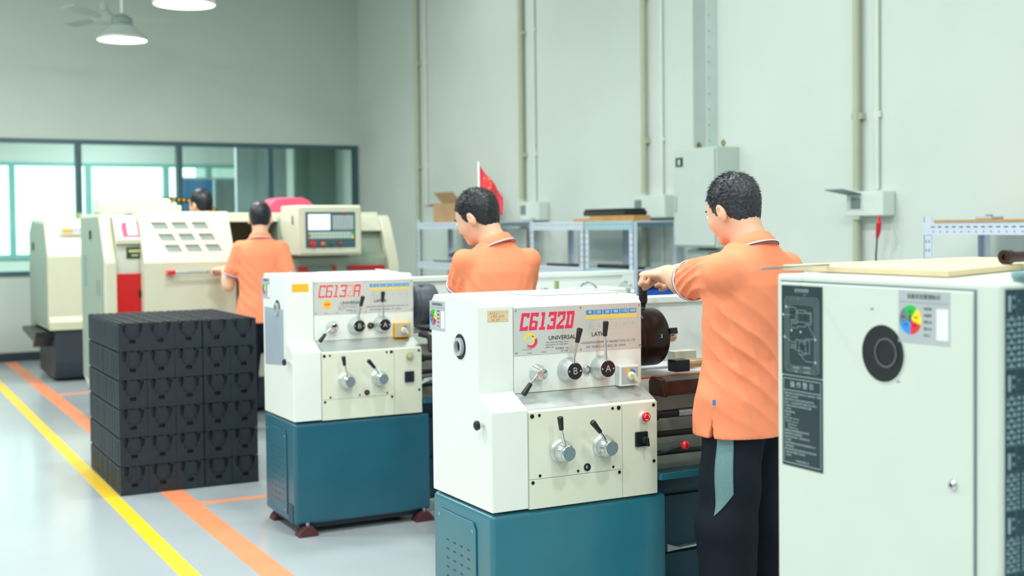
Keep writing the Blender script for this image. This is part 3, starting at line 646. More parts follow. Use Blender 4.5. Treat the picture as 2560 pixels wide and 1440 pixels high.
        obj('emblem', MB().prism(sector(.205, 1.108, 0, .0215, 0, 359.9, 30)[:-1], yt-.0003, yt, 'y'), YELS, hs, rel=True); TT('●◖●', .012, mat('red_lettering_bright', (240, 44, 60), .45), .205, 1.108, 'CENTER')
    # speed chart
    nums = ('40', '220', '260', '380', '1120', '1600')
    for i in range(6):
        x = .4255+i*.0355; f = obj('chart_cell', bx(x, x+.0325, yt-.0003, yt, 1.1865, 1.2025), BLUE, hs, rel=True)
        TT(nums[i], .0135, WHITEP, x+.016, 1.1945, 'CENTER', .9)
        obj('chart_cell', bx(x-.001, x+.0345, yt-.0003, yt, 1.170, 1.1845), YEL, hs, rel=True)
    gm = MB()
    for k in range(7): gm.box(.4245+k*.0354, .4249+k*.0354, yt-.0002, yt, 1.133, 1.168)
    for z in (1.133, 1.168): gm.box(.4245, .6369, yt-.0002, yt, z, z+.0004)
    obj('chart_lines', gm, PALEINK, hs, rel=True)
    for i in range(6): TT('△' if i < 4 else 'A', .02, PALEINK, .4425+i*.0355, 1.149, 'CENTER')
    for x, z in ((.146, 1.213), (.403, 1.213), (.648, 1.212), (.147, 1.068), (.403, 1.067), (.649, 1.069)): screw(pl, x, yp-.0012, z, .0032, STEEL, 'rivet')
    # levers of the headstock
    c = obj('speed_lever_boss', MB().lathe((.228, .097, .996), (0, -1, 0), [(.031, 0), (.030, .006), (.024, .018), (.021, .035), (.019, .042), (.017, .0435), (.0001, .0405)], 30, caps=False), CHROME, hs, rel=True)
    lever(c, 'shift_lever', (.212, .063, .992), (.196, .056, .985), (.180, .055, .968), (.149, .053, .930))
    for (lx, lz, L, pts) in ((.352, .998, 'B', ((.345, .048, 1.036), (.358, .046, 1.096), (.370, .044, 1.147))), (.486, .998, 'A', ((.476, .048, 1.036), (.471, .046, 1.113), (.475, .044, 1.166)))):
        bsn = obj('speed_dial', MB().lathe((lx, .097, lz), (0, -1, 0), [(.045, 0), (.045, .004), (.042, .012), (.036, .024), (.033, .034), (.032, .044), (.030, .046)], 40), BRUSH, hs, rel=True, label='pale metal dial boss')
        cp = obj('dial_cap', MB().lathe((lx, .0505, lz), (0, -1, 0), [(.0285, 0), (.0285, .0015), (.0001, .002)], 36, caps=False), BLACKP, bsn, rel=True, label='black cap with a letter')
        txt('lettering', L, .034, PLINE, bsn, (lx, .0483, lz), 'front', .0001, 'CENTER')
        for sx_ in (-1, 1): obj('cap_screw', MB().ball((lx+sx_*.0225, .049, lz), (.0035, .002, .0035), 10), CHROME, bsn, rel=True)
        lever(bsn, 'shift_lever', (lx, .062, lz+.01), *pts)
    sg = obj('sight_glass', MB().lathe((.4265, .097, .994), (0, -1, 0), [(.016, 0), (.016, .006), (.012, .008), (.011, .003), (.0001, .004)], 24, caps=False), DKST if A else STEEL, hs, rel=True)
    obj('lens', MB().ball((.4265, .093, .994), (.010, .003, .010), 16), mat('sight_brown', (110, 84, 70), .2) if A else GREYC, sg, rel=True)
    db = obj('dial_box', bx(.545, .628, .066, .097, .930, 1.002), YELS if A else WHITE, hs, rel=True, bevel=.002)
    obj('dial_face', bx(.552, .622, .0645, .066, .937, .996), GREYC, db, rel=True)
    obj('dial_arc', MB().prism(sector(.588, .964, .018, .027, 92, 150), .0637, .0645, 'y'), YELS, db, rel=True)
    obj('dial_arc', MB().prism(sector(.588, .964, .018, .027, 30, 88), .0637, .0645, 'y'), mat('mid_blue', (80, 140, 200), .5), db, rel=True)
    obj('dial_knob', MB().lathe((.590, .0645, .965), (0, -1, 0), [(.0155, 0), (.0155, .006), (.012, .010), (.010, .012)], 24), mat('ivory_plastic', (222, 222, 188), .4), db, rel=True)
    obj('knob_bar', MB().prism([(.584, .975), (.596, .975), (.612, .949), (.606, .944), (.596, .95)], .040, .0525, 'y'), mat('ivory_plastic', (222, 222, 188), .4), db, rel=True, bevel=.002)
    # ---- spindle nose and chuck (axis along x)
    sx0 = .658; cy_, cz_ = .28, 1.077
    sp = obj('spindle_nose', MB().lathe((sx0, cy_, cz_), (1, 0, 0), [(.095, 0), (.095, .012), (.07, .014), (.07, .055)], 40), CHROME, t, rel=True)
    ck = obj('chuck', MB().lathe((sx0+.056, cy_, cz_), (1, 0, 0), [(.060, 0), (.098, .003), (.103, .008), (.103, .024), (.1075, .028), (.1085, .034), (.1085, .118), (.105, .126), (.095, .130), (.03, .130), (.028, .10), (.001, .10)], 56, caps=False), mat('worn_grey_iron', (92, 98, 108), .4, .4) if A else DKST, t, rel=True, label='dark three jaw chuck')
    for k in range(3):
        a = math.radians(24+120*k)
        dirv = Vector((0, math.cos(a), math.sin(a))) if False else Vector((0, -math.sin(a+.9), math.cos(a+.9)))
        tv = Vector((0, -dirv.z, dirv.y)); M = MB(); c0 = Vector((sx0+.188, cy_, cz_))
        vs = []
        for (r_, hx) in ((.028, .045), (.060, .045), (.061, .025), (.112, .025)):
            for q in (-.011, .011): vs += [c0+dirv*r_+tv*q-Vector((.006, 0, 0)), c0+dirv*r_+tv*q+Vector((hx, 0, 0))]
        fs = []
        for i in range(3): b0 = i*4; fs += [(b0, b0+1, b0+5, b0+4), (b0+2, b0+6, b0+7, b0+3), (b0+1, b0+3, b0+7, b0+5), (b0, b0+4, b0+6, b0+2)]
        fs += [(0, 2, 3, 1), (12, 13, 15, 14)]
        obj('chuck_jaw', M.add(vs, fs), BLACKP, ck, rel=True)
        e = Vector((sx0+.105, cy_, cz_))+Vector((0, -math.sin(a), math.cos(a)))*.109
        obj('key_socket', MB().lathe(e, (0, -math.sin(a), math.cos(a)), [(.011, -.001), (.011, .0004), (.001, .0004)], 16, caps=False), BLACKP, ck, rel=True)
    if not A:
        obj('work_piece', MB().lathe((sx0+.18, cy_, cz_), (1, 0, 0), [(.026, 0), (.026, .088), (.022, .093), (.001, .093)], 28, caps=False), mat('pale_brass', (232, 204, 160), .35, .4), ck, rel=True, label='pale round bar held in the jaws')
        txt('lettering', '3', .02, WHITEP, ck, (sx0+.14, cy_-.1095, cz_+.01), 'front', .0003, 'CENTER')
    # ---- bed
    bed = MB().prism([(.125, .60), (.125, .86), (.11, .885), (.135, .938), (.175, .938), (.19, .915), (.35, .915), (.36, .938), (.42, .938), (.44, .90), (.44, .60)], .66, 2.18, 'x')
    bd = obj('bed', bed, CASTG, t, rel=True)
    obj('bed_way', bx(.66, 2.18, .138, .172, .9385, .944), RUST if not A else STEEL, bd, rel=True)
    obj('bed_way', bx(.66, 2.18, .362, .418, .9385, .944), STEEL, bd, rel=True)
    obj('splash_floor', MB().prism([(.19, .932), (.36, .940), (.50, .955), (.50, .950), (.36, .935), (.19, .925)], .66, 2.18, 'x'), mat('bright_sheet', (232, 232, 240), .4), bd, rel=True)
    # splash guard behind the bed
    gd = obj('splash_guard', MB().box(.62, 2.20, .50, .515, .72, 1.185), WHITE, t, rel=True)
    obj('guard_ledge', bx(.62, 2.24, .485, .575, 1.185, 1.212), WHITE, gd, rel=True, bevel=.004)
    obj('guard_post', bx(2.16, 2.24, .485, .575, .60, 1.185), WHITE, gd, rel=True, bevel=.004)
    # carriage
    cx0 = 1.12 if not A else .80
    cs = obj('carriage', MB().prism([(.03, .905), (.045, .955), (.46, .955), (.46, .93), (.13, .925), (.13, .88), (.03, .885)], cx0, cx0+.42, 'x'), BLACKM, t, rel=True, bevel=.004)
    if not A:
        ob = MB().prism([(.02, .888), (.03, .940), (.10, .948), (.112, .936), (.112, .888)], .715, 1.12, 'x')
        wc = obj('way_cover', ob, OILY, t, rel=True, bevel=.006)
        obj('cover_end', MB().prism([(.015, .885), (.03, .946), (.10, .952), (.115, .936), (.115, .885)], .700, .716, 'x'), OILY, wc, rel=True, bevel=.003)
        screw(wc, .93, .019, .905, .006, STEEL)
    ap = obj('apron', bx(cx0+.01, cx0+.40, -.01, .10, .64, .885), CASTG if not A else BLACKM, cs, rel=True, bevel=.008)
    obj('handwheel', MB().lathe((cx0+.09, -.012, .77), (0, -1, 0), [(.02, 0), (.02, .03), (.05, .034), (.085, .03), (.09, .036), (.085, .044), (.05, .042), (.001, .04)], 32, caps=False), CHROME, ap, rel=True)
    cr_ = obj('cross_slide', bx(cx0+.10, cx0+.28, -.02, .42, .957, 1.01), STEEL if not A else BLACKM, cs, rel=True, bevel=.004)
    tpx = cx0+.19; 
    tp = obj('tool_post', bx(tpx-.06, tpx+.06, .12, .24, 1.012, 1.09), BLACKM if not A else STEEL, cs, rel=True, bevel=.004)
    obj('clamp_lever', MB().tube([(tpx, .18, 1.09), (tpx, .18, 1.125), (tpx+.05, .12, 1.15), (tpx+.09, .08, 1.17)], .008, 10), CHROME, tp, rel=True)
    if not A:
        tl = obj('boring_bar', MB().lathe((.92, .22, .972), (1, 0, 0), [(.012, 0), (.018, .03), (.018, .2)], 20), mat('pale_brass', (232, 204, 160), .35, .4), cs, rel=True)
        obj('tool_block', MB().box(.88, .945, .195, .25, .945, .99), BLACKP, cs, rel=True, bevel=.004)
        obj('tool_block', MB().box(.955, 1.06, .31, .36, .945, 1.01), CREAMP, cs, rel=True, bevel=.003)
    # lead screw, feed rod, control rod
    for z, y, r, n_ in ((.820, .05, .0145, 'lead_screw'), (.750, .045, .0115, 'feed_rod'), (.684, .035, .009, 'control_rod')):
        rd = obj(n_, MB().cyl((.657, y, z), (2.15, y, z), r, n=18), BLACKM, t, rel=True)
        if n_ == 'lead_screw':
            M = MB(); x = .78
            while x < 1.10: M.lathe((x, y, z), (1, 0, 0), [(r, 0), (r+.0022, .0018), (r+.0022, .0032), (r, .005)], 18, caps=False); x += .006
            obj('thread', M, STEEL, rd, rel=True)
            obj('collar', MB().cyl((.657, y, z), (.69, y, z), .02), BLACKM, rd, rel=True)
    obj('rod_bracket', bx(2.14, 2.18, 0, .125, .65, .86), CASTG, t, rel=True, bevel=.004)
    # start lever with red ball
    if not A:
        rl = obj('start_lever', MB().tube([(.66, .035, .684), (.69, .02, .690), (.745, -.02, .712)], [.009, .008, .006], 10), BLACKM, t, rel=True)
        obj('ball_knob', MB().ball((.757, -.028, .716), .0165, 20), RED, rl, rel=True, label='glossy red ball knob')
    else:
        obj('hand_crank', MB().tube([(.66, .03, .95), (.70, .0, .93), (.70, -.03, .86)], [.02, .015, .018], 12), BLACKM, t, rel=True)
        obj('hand_crank', MB().tube([(.66, .03, .70), (.70, .0, .72), (.72, -.03, .72)], [.02, .014, .02], 12), CHROME, t, rel=True)
    # tailstock
    ts = obj('tailstock', MB().prism([(1.72, .945), (2.02, .945), (2.0, 1.02), (1.98, 1.13), (1.72, 1.13), (1.74, 1.02)], .17, .39, 'y'), WHITE, t, rel=True, bevel=.012)
    obj('quill', MB().lathe((1.72, .28, 1.077), (-1, 0, 0), [(.03, 0), (.03, .10), (.022, .12), (.001, .17)], 24, caps=False), STEEL, ts, rel=True)
    obj('tail_wheel', MB().lathe((1.98, .28, 1.077), (1, 0, 0), [(.02, 0), (.02, .05), (.08, .055), (.085, .065), (.08, .075), (.001, .07)], 28, caps=False), CHROME, ts, rel=True)
    if A:
        # oil cups, gauge stem and bent coolant pipe seen above the nearer lathe
        for x, z0, z1, r in ((1.46, .955, 1.145, .022), (1.53, .955, 1.135, .03)):
            obj('oil_cup', MB().lathe((x, .18, z0), (0, 0, 1), [(r*.9, 0), (r*.9, z1-z0-.03), (r*1.15, z1-z0-.025), (r*1.15, z1-z0-.012), (r*.7, z1-z0)], 20), CHROME, t, rel=True)
        obj('gauge_stem', MB().cyl((1.535, .18, 1.135), (1.535, .18, 1.18), .013, n=12), mat('olive_cap', (160, 168, 110), .5), t, rel=True)
        pts = [(1.66, .18, 1.0)]+[(1.73-.07*math.cos(a), .18, 1.08+.085*math.sin(a)) for a in np.linspace(0, PI, 11)]+[(1.80, .18, 1.0)]
        obj('coolant_pipe', MB().tube(pts, .0075, 10), CHROME, t, rel=True)
    return t
L1 = make_lathe((1.842, 3.6, 0), 'nearer white lathe on a teal base, at the front worker, model D plate', 'D')
L2 = make_lathe((1.878, 5.76, 0), 'white lathe behind, on dark teal base beside the black crate stack', 'A'); L2.scale = (1.03, 1.03, 1.01)
# chuck key standing in the chuck of the nearer lathe
KX, KY = 2.632, 3.878
t = thing('chuck_key', (KX, KY, 1.186), 'black T handled chuck key standing in the chuck, gripped by the front worker', 'tool')
obj('shank', MB().lathe((KX, KY, 1.187), (0, 0, 1), [(.009, 0), (.009, .012), (.015, .018), (.0165, .03), (.0165, .10), (.012, .112)], 20), BLACKM, t)
KD = Vector((-.60, -.80, 0)); KC = Vector((KX, KY, 1.296))
kb_ = obj('cross_bar', MB().cyl(KC-KD*.17, KC+KD*.062, .0065, n=12), STEEL, t)
obj('bar_ball', MB().ball(KC+KD*.064, .0095, 14), CHROME, kb_)

# ------------------------------------------------------------------ third lathe at the right edge
t = thing('metal_lathe', (1.75, 1.487, 0), 'pale green lathe end at the right edge with round opening and dark plates', 'lathe', 'engine lathes in a row')
XE = 1.75
e = obj('headstock_housing', MB().box(XE, 2.65, 1.487, 2.072, .60, 1.392), GREENW, t, bevel=.008, seg=3)
obj('base_pedestal', MB().box(XE, 2.65, 1.49, 2.07, .04, .598), TEAL, t, bevel=.015, seg=3)
# hinged end door with seam, built as a shallow slab
dd = obj('end_door', MB().box(XE-.006, XE, 1.541, 2.052, .625, 1.375), GREENW, t, bevel=.002)
obj('door_seam', bx(XE-.001, XE, 1.537, 2.056, .62, 1.379), SLATE, t)
m = MB().lathe((XE-.0062, 1.756, 1.248), (-1, 0, 0), [(.0001, .0), (.046, .0), (.0555, .0006)], 48, caps=False)
op = obj('bore_opening', m, BLACKP, t)
obj('opening_rim', MB().pipe_ring((XE-.006, 1.756, 1.248), (-1, 0, 0), .0572, .0550, .0015, 48), GREENW, t)
obj('spindle_ring', MB().pipe_ring((XE-.0064, 1.748, 1.250), (-1, 0, 0), .0285, .0255, .002, 40), mat('ring_grey', (120, 118, 118), .4, .5), op)
lk = obj('door_lock', MB().lathe((XE-.006, 1.585, 1.025), (-1, 0, 0), [(.0095, 0), (.0095, .003), (.0065, .006), (.0045, .006), (.004, .003), (.0001, .003)], 24, caps=False), CHROME, t)
obj('key_hole', MB().lathe((XE-.0095, 1.585, 1.025), (-1, 0, 0), [(.0001, 0), (.003, 0)], 14, caps=False), BLACKP, lk)
for y, z in ((1.785, 1.332), (1.717, 1.198)):
    for q in (-.0025, .0025): obj('screw_hole', MB().lathe((XE-.006, y+q, z), (-1, 0, 0), [(.0001, .0005), (.002, .0005), (.002, 0)], 10, caps=False), SLATE, t)
cd = status_card(t, XE-.006, 1.654, 1.323, .124, .098, True, False)
# schematic plate and warning plate
def lplate(name, y0, y1, z0, z1, m, lab): return obj(name, bx(XE-.0075, XE-.006, y0, y1, z0, z1), m, t, bevel=.0, label=lab)
p1 = lplate('schematic_plate', 1.923, 2.047, 1.181, 1.369, PLATE, 'dark plate with a lubrication diagram')
XP = XE-.0076
def ln(m, a, b, w_=.0006):
    (y0, z0), (y1, z1) = a, b; d = Vector((y1-y0, z1-z0)); L = d.length
    if L < 1e-6: return
    n = Vector((-d.y, d.x))/L*w_/2
    m.prism([(y0+n.x, z0+n.y), (y1+n.x, z1+n.y), (y1-n.x, z1-n.y), (y0-n.x, z0-n.y)], XP-.0002, XP, 'x')
def PU(u, v, P=(1.923, 2.047, 1.181, 1.369)): return (P[1]-u*(P[1]-P[0]), P[3]-v*(P[3]-P[2]))
def poly(m, pts, w_=.0006, close=False):
    q = [PU(*p) for p in pts]
    for i in range(len(q)-1): ln(m, q[i], q[i+1], w_)
    if close: ln(m, q[-1], q[0], w_)
m = MB()
for k in range(4):
    a, b, c_, d_ = .08+.035*k, .92-.035*k, .13+.025*k, .96-.022*k; q = .05
    poly(m, [(a+q, c_), (b-q, c_), (b, c_+q*.7), (b, d_-q*.7), (b-q, d_), (a+q, d_), (a, d_-q*.7), (a, c_+q*.7)], .0005, True)
for (u0, v0, u1, v1) in ((.24, .30, .72, .40), (.40, .27, .6, .45), (.24, .30, .36, .38), (.60, .29, .74, .42), (.24, .42, .40, .47), (.36, .60, .70, .66), (.36, .66, .52, .72), (.52, .66, .70, .74), (.44, .62, .60, .76)):
    poly(m, [(u0, v0), (u1, v0), (u1, v1), (u0, v1)], .0007, True)
for pts in ([(.12, .24), (.34, .24), (.40, .30)], [(.04, .33), (.26, .33)], [(.08, .58), (.26, .63), (.36, .63)], [(.66, .42), (.84, .58)], [(.84, .58), (.6, .58), (.55, .66)], [(.46, .76), (.60, .83), (.84, .83)], [(.22, .68), (.36, .68)], [(.22, .70), (.36, .70)], [(.22, .66), (.36, .66)]): poly(m, pts, .0007)
for (u, v) in ((.12, .24), (.04, .33), (.08, .58), (.84, .58), (.84, .83), (.25, .5), (.48, .51)):
    y, z = PU(u, v); m.lathe((XP, y, z), (-1, 0, 0), [(.0001, .0003), (.003, .0003)], 10, caps=False)
obj('diagram_lines', m, PLINE, p1)
txt('lettering', '润滑系统图', .0085, PLINE, p1, (XP-.0002, PU(.5, .055)[0], PU(.5, .055)[1]), 'left', .0001, 'CENTER', False)
for s, u, v in (('-30#机械油', .62, .90), ('-20#机械油', .36, .915), ('-30#机械油', .62, .955), ('-黄油', .36, .955), ('1 2', .42, .15), ('3 4', .58, .10)):
    y, z = PU(u, v); txt('lettering', s, .0045, PLINE, p1, (XP-.0002, y, z), 'left', .0001, 'CENTER', False)
p2 = lplate('warning_plate', 1.923, 2.046, .988, 1.1785, PLATE, 'dark plate headed by an operating warning')
P2 = (1.923, 2.046, .988, 1.1785)
m = MB()
def poly2(pts, w_=.0012):
    q = [PU(a, b, P2) for a, b in pts]
    for i in range(len(q)-1): ln(m, q[i], q[i+1], w_)
poly2([(.04, .03), (.96, .03), (.96, .965), (.04, .965), (.04, .03)]); poly2([(.04, .16), (.96, .16)])
obj('border', m, PLINE, p2)
y, z = PU(.5, .095, P2); txt('lettering', '操 作 警 示', .0145, PLINE, p2, (XP-.0002, y, z), 'left', .0001, 'CENTER', False, sx=1.05)
lines = ['●操作机床前必须熟悉说明书内容,了解机床结构、性能,严', ' 格遵守安全操作规程', '●机床运转时不得变换主轴转速及进给量手柄', '●工件、刀具必须装夹牢固,卡盘扳手用后立即取下,', ' 禁止戴手套操作机床,切削时应戴防护眼镜', ' 注意安全', '●主轴最高转速', ' 各档如下', '●三爪卡盘  1600 r/min', ' 四爪卡盘  1120 r/min', '       花盘  380 r/min', '       中心架 260 r/min', '●每班前后按润滑图给机床各部位加油', '●电器检修时必须切断电源', '●机床接地必须良好, 不得拆除各种安全', ' 防护装置', '●发现异常情况应立即停车检查,排除故障后方可', ' 继续使用机床', '●下班前应清扫机床, 擦拭导轨面并涂防锈油,切断', ' 电源并将各手柄置于空挡位置后', ' 方可离开']
for i, s in enumerate(lines):
    y, z = PU(.075, .195+i*.0345, P2); txt('lettering', s, .0050, PLINE, p2, (XP-.0002, y, z), 'left', .0001, 'LEFT', False, sx=.88)
y, z = PU(.5, .935, P2); txt('lettering', '广州机床有限公司', .0052, PLINE, p2, (XP-.0002, y, z), 'left', .0001, 'CENTER', False)
# thread chart on the front face
cp = obj('thread_chart', bx(1.762, 2.13, 1.4855, 1.487, .70, 1.381), PLATET, t, label='dark chart plate full of number columns')
M1 = MB(); M2 = MB(); yf = 1.4854
blocks = [(1.38, 1.243, 9), (1.241, 1.108, 9), (1.105, .995, 8), (.992, .885, 8), (.882, .76, 8)]
rng = random.Random(3)
for bi, (zt, zb, nr) in enumerate(blocks):
    M1.box(1.763, 2.129, yf-.0003, yf, zb-.0008, zb)
    M1.box(1.789, 1.7897, yf-.0003, yf, zb, zt); hd = .045
    for k in range(4): M1.box(1.7897, 2.129, yf-.0003, yf, zt-.018-k*.0085, zt-.0176-k*.0085)
    M1.box(1.763, 1.789, yf-.0003, yf, zt-hd, zt-hd+.0006)
    M2.box(1.768, 1.775, yf-.0003, yf, zt-.038, zt-.010); M2.box(1.780, 1.784, yf-.0004, yf, zt-.016, zt-.011); M2.box(1.780, 1.784, yf-.0004, yf, zt-.032, zt-.027)
    M2.box(1.825, 1.842, yf-.0004, yf, zt-.014, zt-.006)
    for k in range(16): M2.box(1.795+k*.02, 1.795+k*.02+.0018*(1+k % 3), yf-.0003, yf, zt-.022-(k % 4)*.0085, zt-.0175-(k % 4)*.0085)
    dz = (zt-hd-zb)/nr
    for r_ in range(nr):
        zz = zt-hd-dz*(r_+1)
        M1.box(1.763, 2.129, yf-.0002, yf, zz, zz+.0004)
        for c_ in range(3): M2.box(1.765+c_*.008, 1.7705+c_*.008+.001*((r_+c_) % 2), yf-.0003, yf, zz+dz*.2, zz+dz*(.8 if (r_+c_) % 2 else .45))
        for c_ in range(26):
            x = 1.792+c_*.0128; ww = .0075 if bi < 2 else .0045; M2.box(x, x+ww*rng.uniform(.75, 1.1), yf-.0003, yf, zz+dz*.25, zz+dz*.75)
            if r_ == 0 and c_ % 2 == 0: M1.box(x-.003, x-.0026, yf-.0002, yf, zb, zt-hd)
obj('chart_lines', M1, mat('chart_line', (104, 140, 150), .5), cp); obj('chart_figures', M2, mat('chart_figure', (150, 180, 186), .5), cp)
for i, s in enumerate(('mm', 'n/1"', 'm', 'DP', 'mm')): txt('lettering', s, .011, PLINE, cp, (1.85, yf-.0003, blocks[i][0]-.010), 'front', .0001, 'LEFT', False)
kn = obj('top_knob', MB().lathe((1.815, 1.50, 1.395), (0, 0, 1), [(.011, -.004), (.013, .002), (.016, .008), (.014, .014), (.006, .017)], 20), GRTEAL, t)
# board, rod and round part lying on top of it
t = thing('plywood_board', (1.9, 1.75, 1.395), 'pale plywood board lying on top of the lathe at the right edge', 'board')
th = math.radians(0)
bp_ = [(1.445, 1.66), (1.69, 1.36), (1.80, 1.33), (2.05, 1.44), (3.0, 1.86), (2.9, 2.12), (1.50, 1.99)]
bp_ = [(1.836, 1.68), (1.965, 1.735), (2.60, 1.99), (2.60, 2.30), (1.85, 2.17)]
obj('board', MB().prism(bp_, 1.3935, 1.4065, 'z'), WOOD, t, bevel=.002)
t = thing('steel_rod', (1.73, 1.98, 1.407), 'thin steel rod on the plywood board, sticking out to the left', 'rod')
obj('rod', MB().cyl((1.607, 1.948, 1.4095), (1.85, 2.02, 1.4095), .0025, n=10), STEEL, t); obj('rod_tip', MB().cyl((1.607, 1.948, 1.4095), (1.602, 1.9465, 1.4095), .0025, .001, n=10), STEEL, t)
t = thing('turned_part', (2.2, 1.84, 1.407), 'rusty brown ringed part lying on the plywood board at the right edge', 'part')
obj('ring', MB().lathe((2.165, 1.83, 1.4225), (1, .1, 0), [(.006, 0), (.0155, 0), (.0155, .02), (.012, .022), (.012, .08), (.006, .08), (.006, 0)], 24, caps=False), OILY, t)
obj('shaft', MB().cyl((2.17, 1.83, 1.4225), (2.40, 1.853, 1.4225), .0055, n=14), DKST, t)

# ------------------------------------------------------------------ stack of black plastic blocks
def block_mesh(S=.158, D=.081, H=.160):
    m = MB(); g = .0006; x0, x1, z1 = g, S-g, H-.0015; yb = D-.0005; C0 = .024
    m.box(x0+.005, x1-.005, C0, yb-.004, .002, z1-.006)      # core
    f0 = .002                                               # proud front panels leave deep recesses between them
    m.box(x0, x1, f0, C0, .001, .045)
    m.box(x0, x0+.061, f0, C0, .045, .066); m.box(x1-.061, x1, f0, C0, .045, .066)      # beside the small slot
    m.box(x0, x1, f0, C0, .066, .076)
    m.box(x0, x1, f0+.005, C0, .076, .108)
    m.prism([(S*.37, .076), (S*.63, .076), (S*.74, .112), (S*.68, z1), (S*.32, z1), (S*.26, .112)], 0.0, C0, 'y')   # funnel boss
    m.prism([(S*.41, .080), (S*.59, .080), (S*.64, .110), (S*.62, z1-.012), (S*.38, z1-.012), (S*.36, .110)], -.003, .0, 'y')
    m.prism([(x0, .076), (S*.28, .076), (S*.17, .112), (S*.11, z1), (x0, z1)], f0, C0, 'y')
    m.prism([(S*.72, .076), (x1, .076), (x1, z1), (S*.89, z1), (S*.83, .112)], f0, C0, 'y')
    for x in (S*.24, S*.76): m.cyl((x, f0, .026), (x, -.0012, .026), .008, n=8)
    for k in range(4):                                      # comb of tabs on top
        m.box(x0+.006+k*.038, x0+.030+k*.038, .004, .020, z1-.004, z1+.003); m.box(x0+.012+k*.036, x0+.028+k*.036, .036, .050, z1-.006, z1+.003)
        m.box(x0+.006+k*.038, x0+.028+k*.038, .060, .072, z1-.006, z1+.002)
    for y, w_ in ((C0+.004, .010), (.048, .008), (.064, .012)):                            # ribs on both sides
        m.box(x0, x0+.005, y, y+w_, .006, z1-.004); m.box(x1-.005, x1, y, y+w_, .006, z1-.004)
    for z in (.006, z1-.012): m.box(x0-.0004, x0+.005, C0, yb, z, z+.007); m.box(x1-.005, x1+.0004, C0, yb, z, z+.007)
    return m
S_, D_, H_ = .158, .081, .163
ox, oy = 1.318, 7.165
base = None; words = ('leftmost', 'second from the left', 'middle', 'second from the right', 'rightmost')
rowsw = ('bottom', 'fifth', 'fourth', 'third', 'second', 'top')
nth = ('first', 'second', 'third', 'fourth', 'fifth', 'sixth', 'seventh', 'eighth', 'ninth', 'tenth', 'eleventh', 'twelfth')
rg = random.Random(5)
for k in range(6):
    for j in range(12):
        for i in range(5):
            if not (i in (0, 4) or j in (0, 11) or k == 5): continue
            if base is None: base = obj('plastic_block', block_mesh(), CRATE); o = base
            else: o = base.copy(); COL.objects.link(o)
            gap = .005 if i >= 3 else 0
            o.location = (ox+i*S_+gap+rg.uniform(-.0008, .0008), oy+j*D_+rg.uniform(-.0006, .0006), k*H_+.0005)
            row = rowsw[k]+' row'
            if j == 0: lb = 'black plastic block in the stack front, %s, %s' % (row, words[i])
            elif j == 11: lb = 'black plastic block at the stack rear, %s, %s' % (row, words[i])
            elif i == 0: lb = 'black plastic block on the stack left side, %s, %s behind the front' % (row, nth[j-1])
            elif i == 4: lb = 'black plastic block on the stack right side, %s, %s behind the front' % (row, nth[j-1])
            else: lb = 'black plastic block on the stack top, %s column, %s behind the front' % (words[i], nth[j-1])
            o['label'] = lb; o['category'] = 'block'; o['group'] = 'black plastic blocks stacked on the floor'

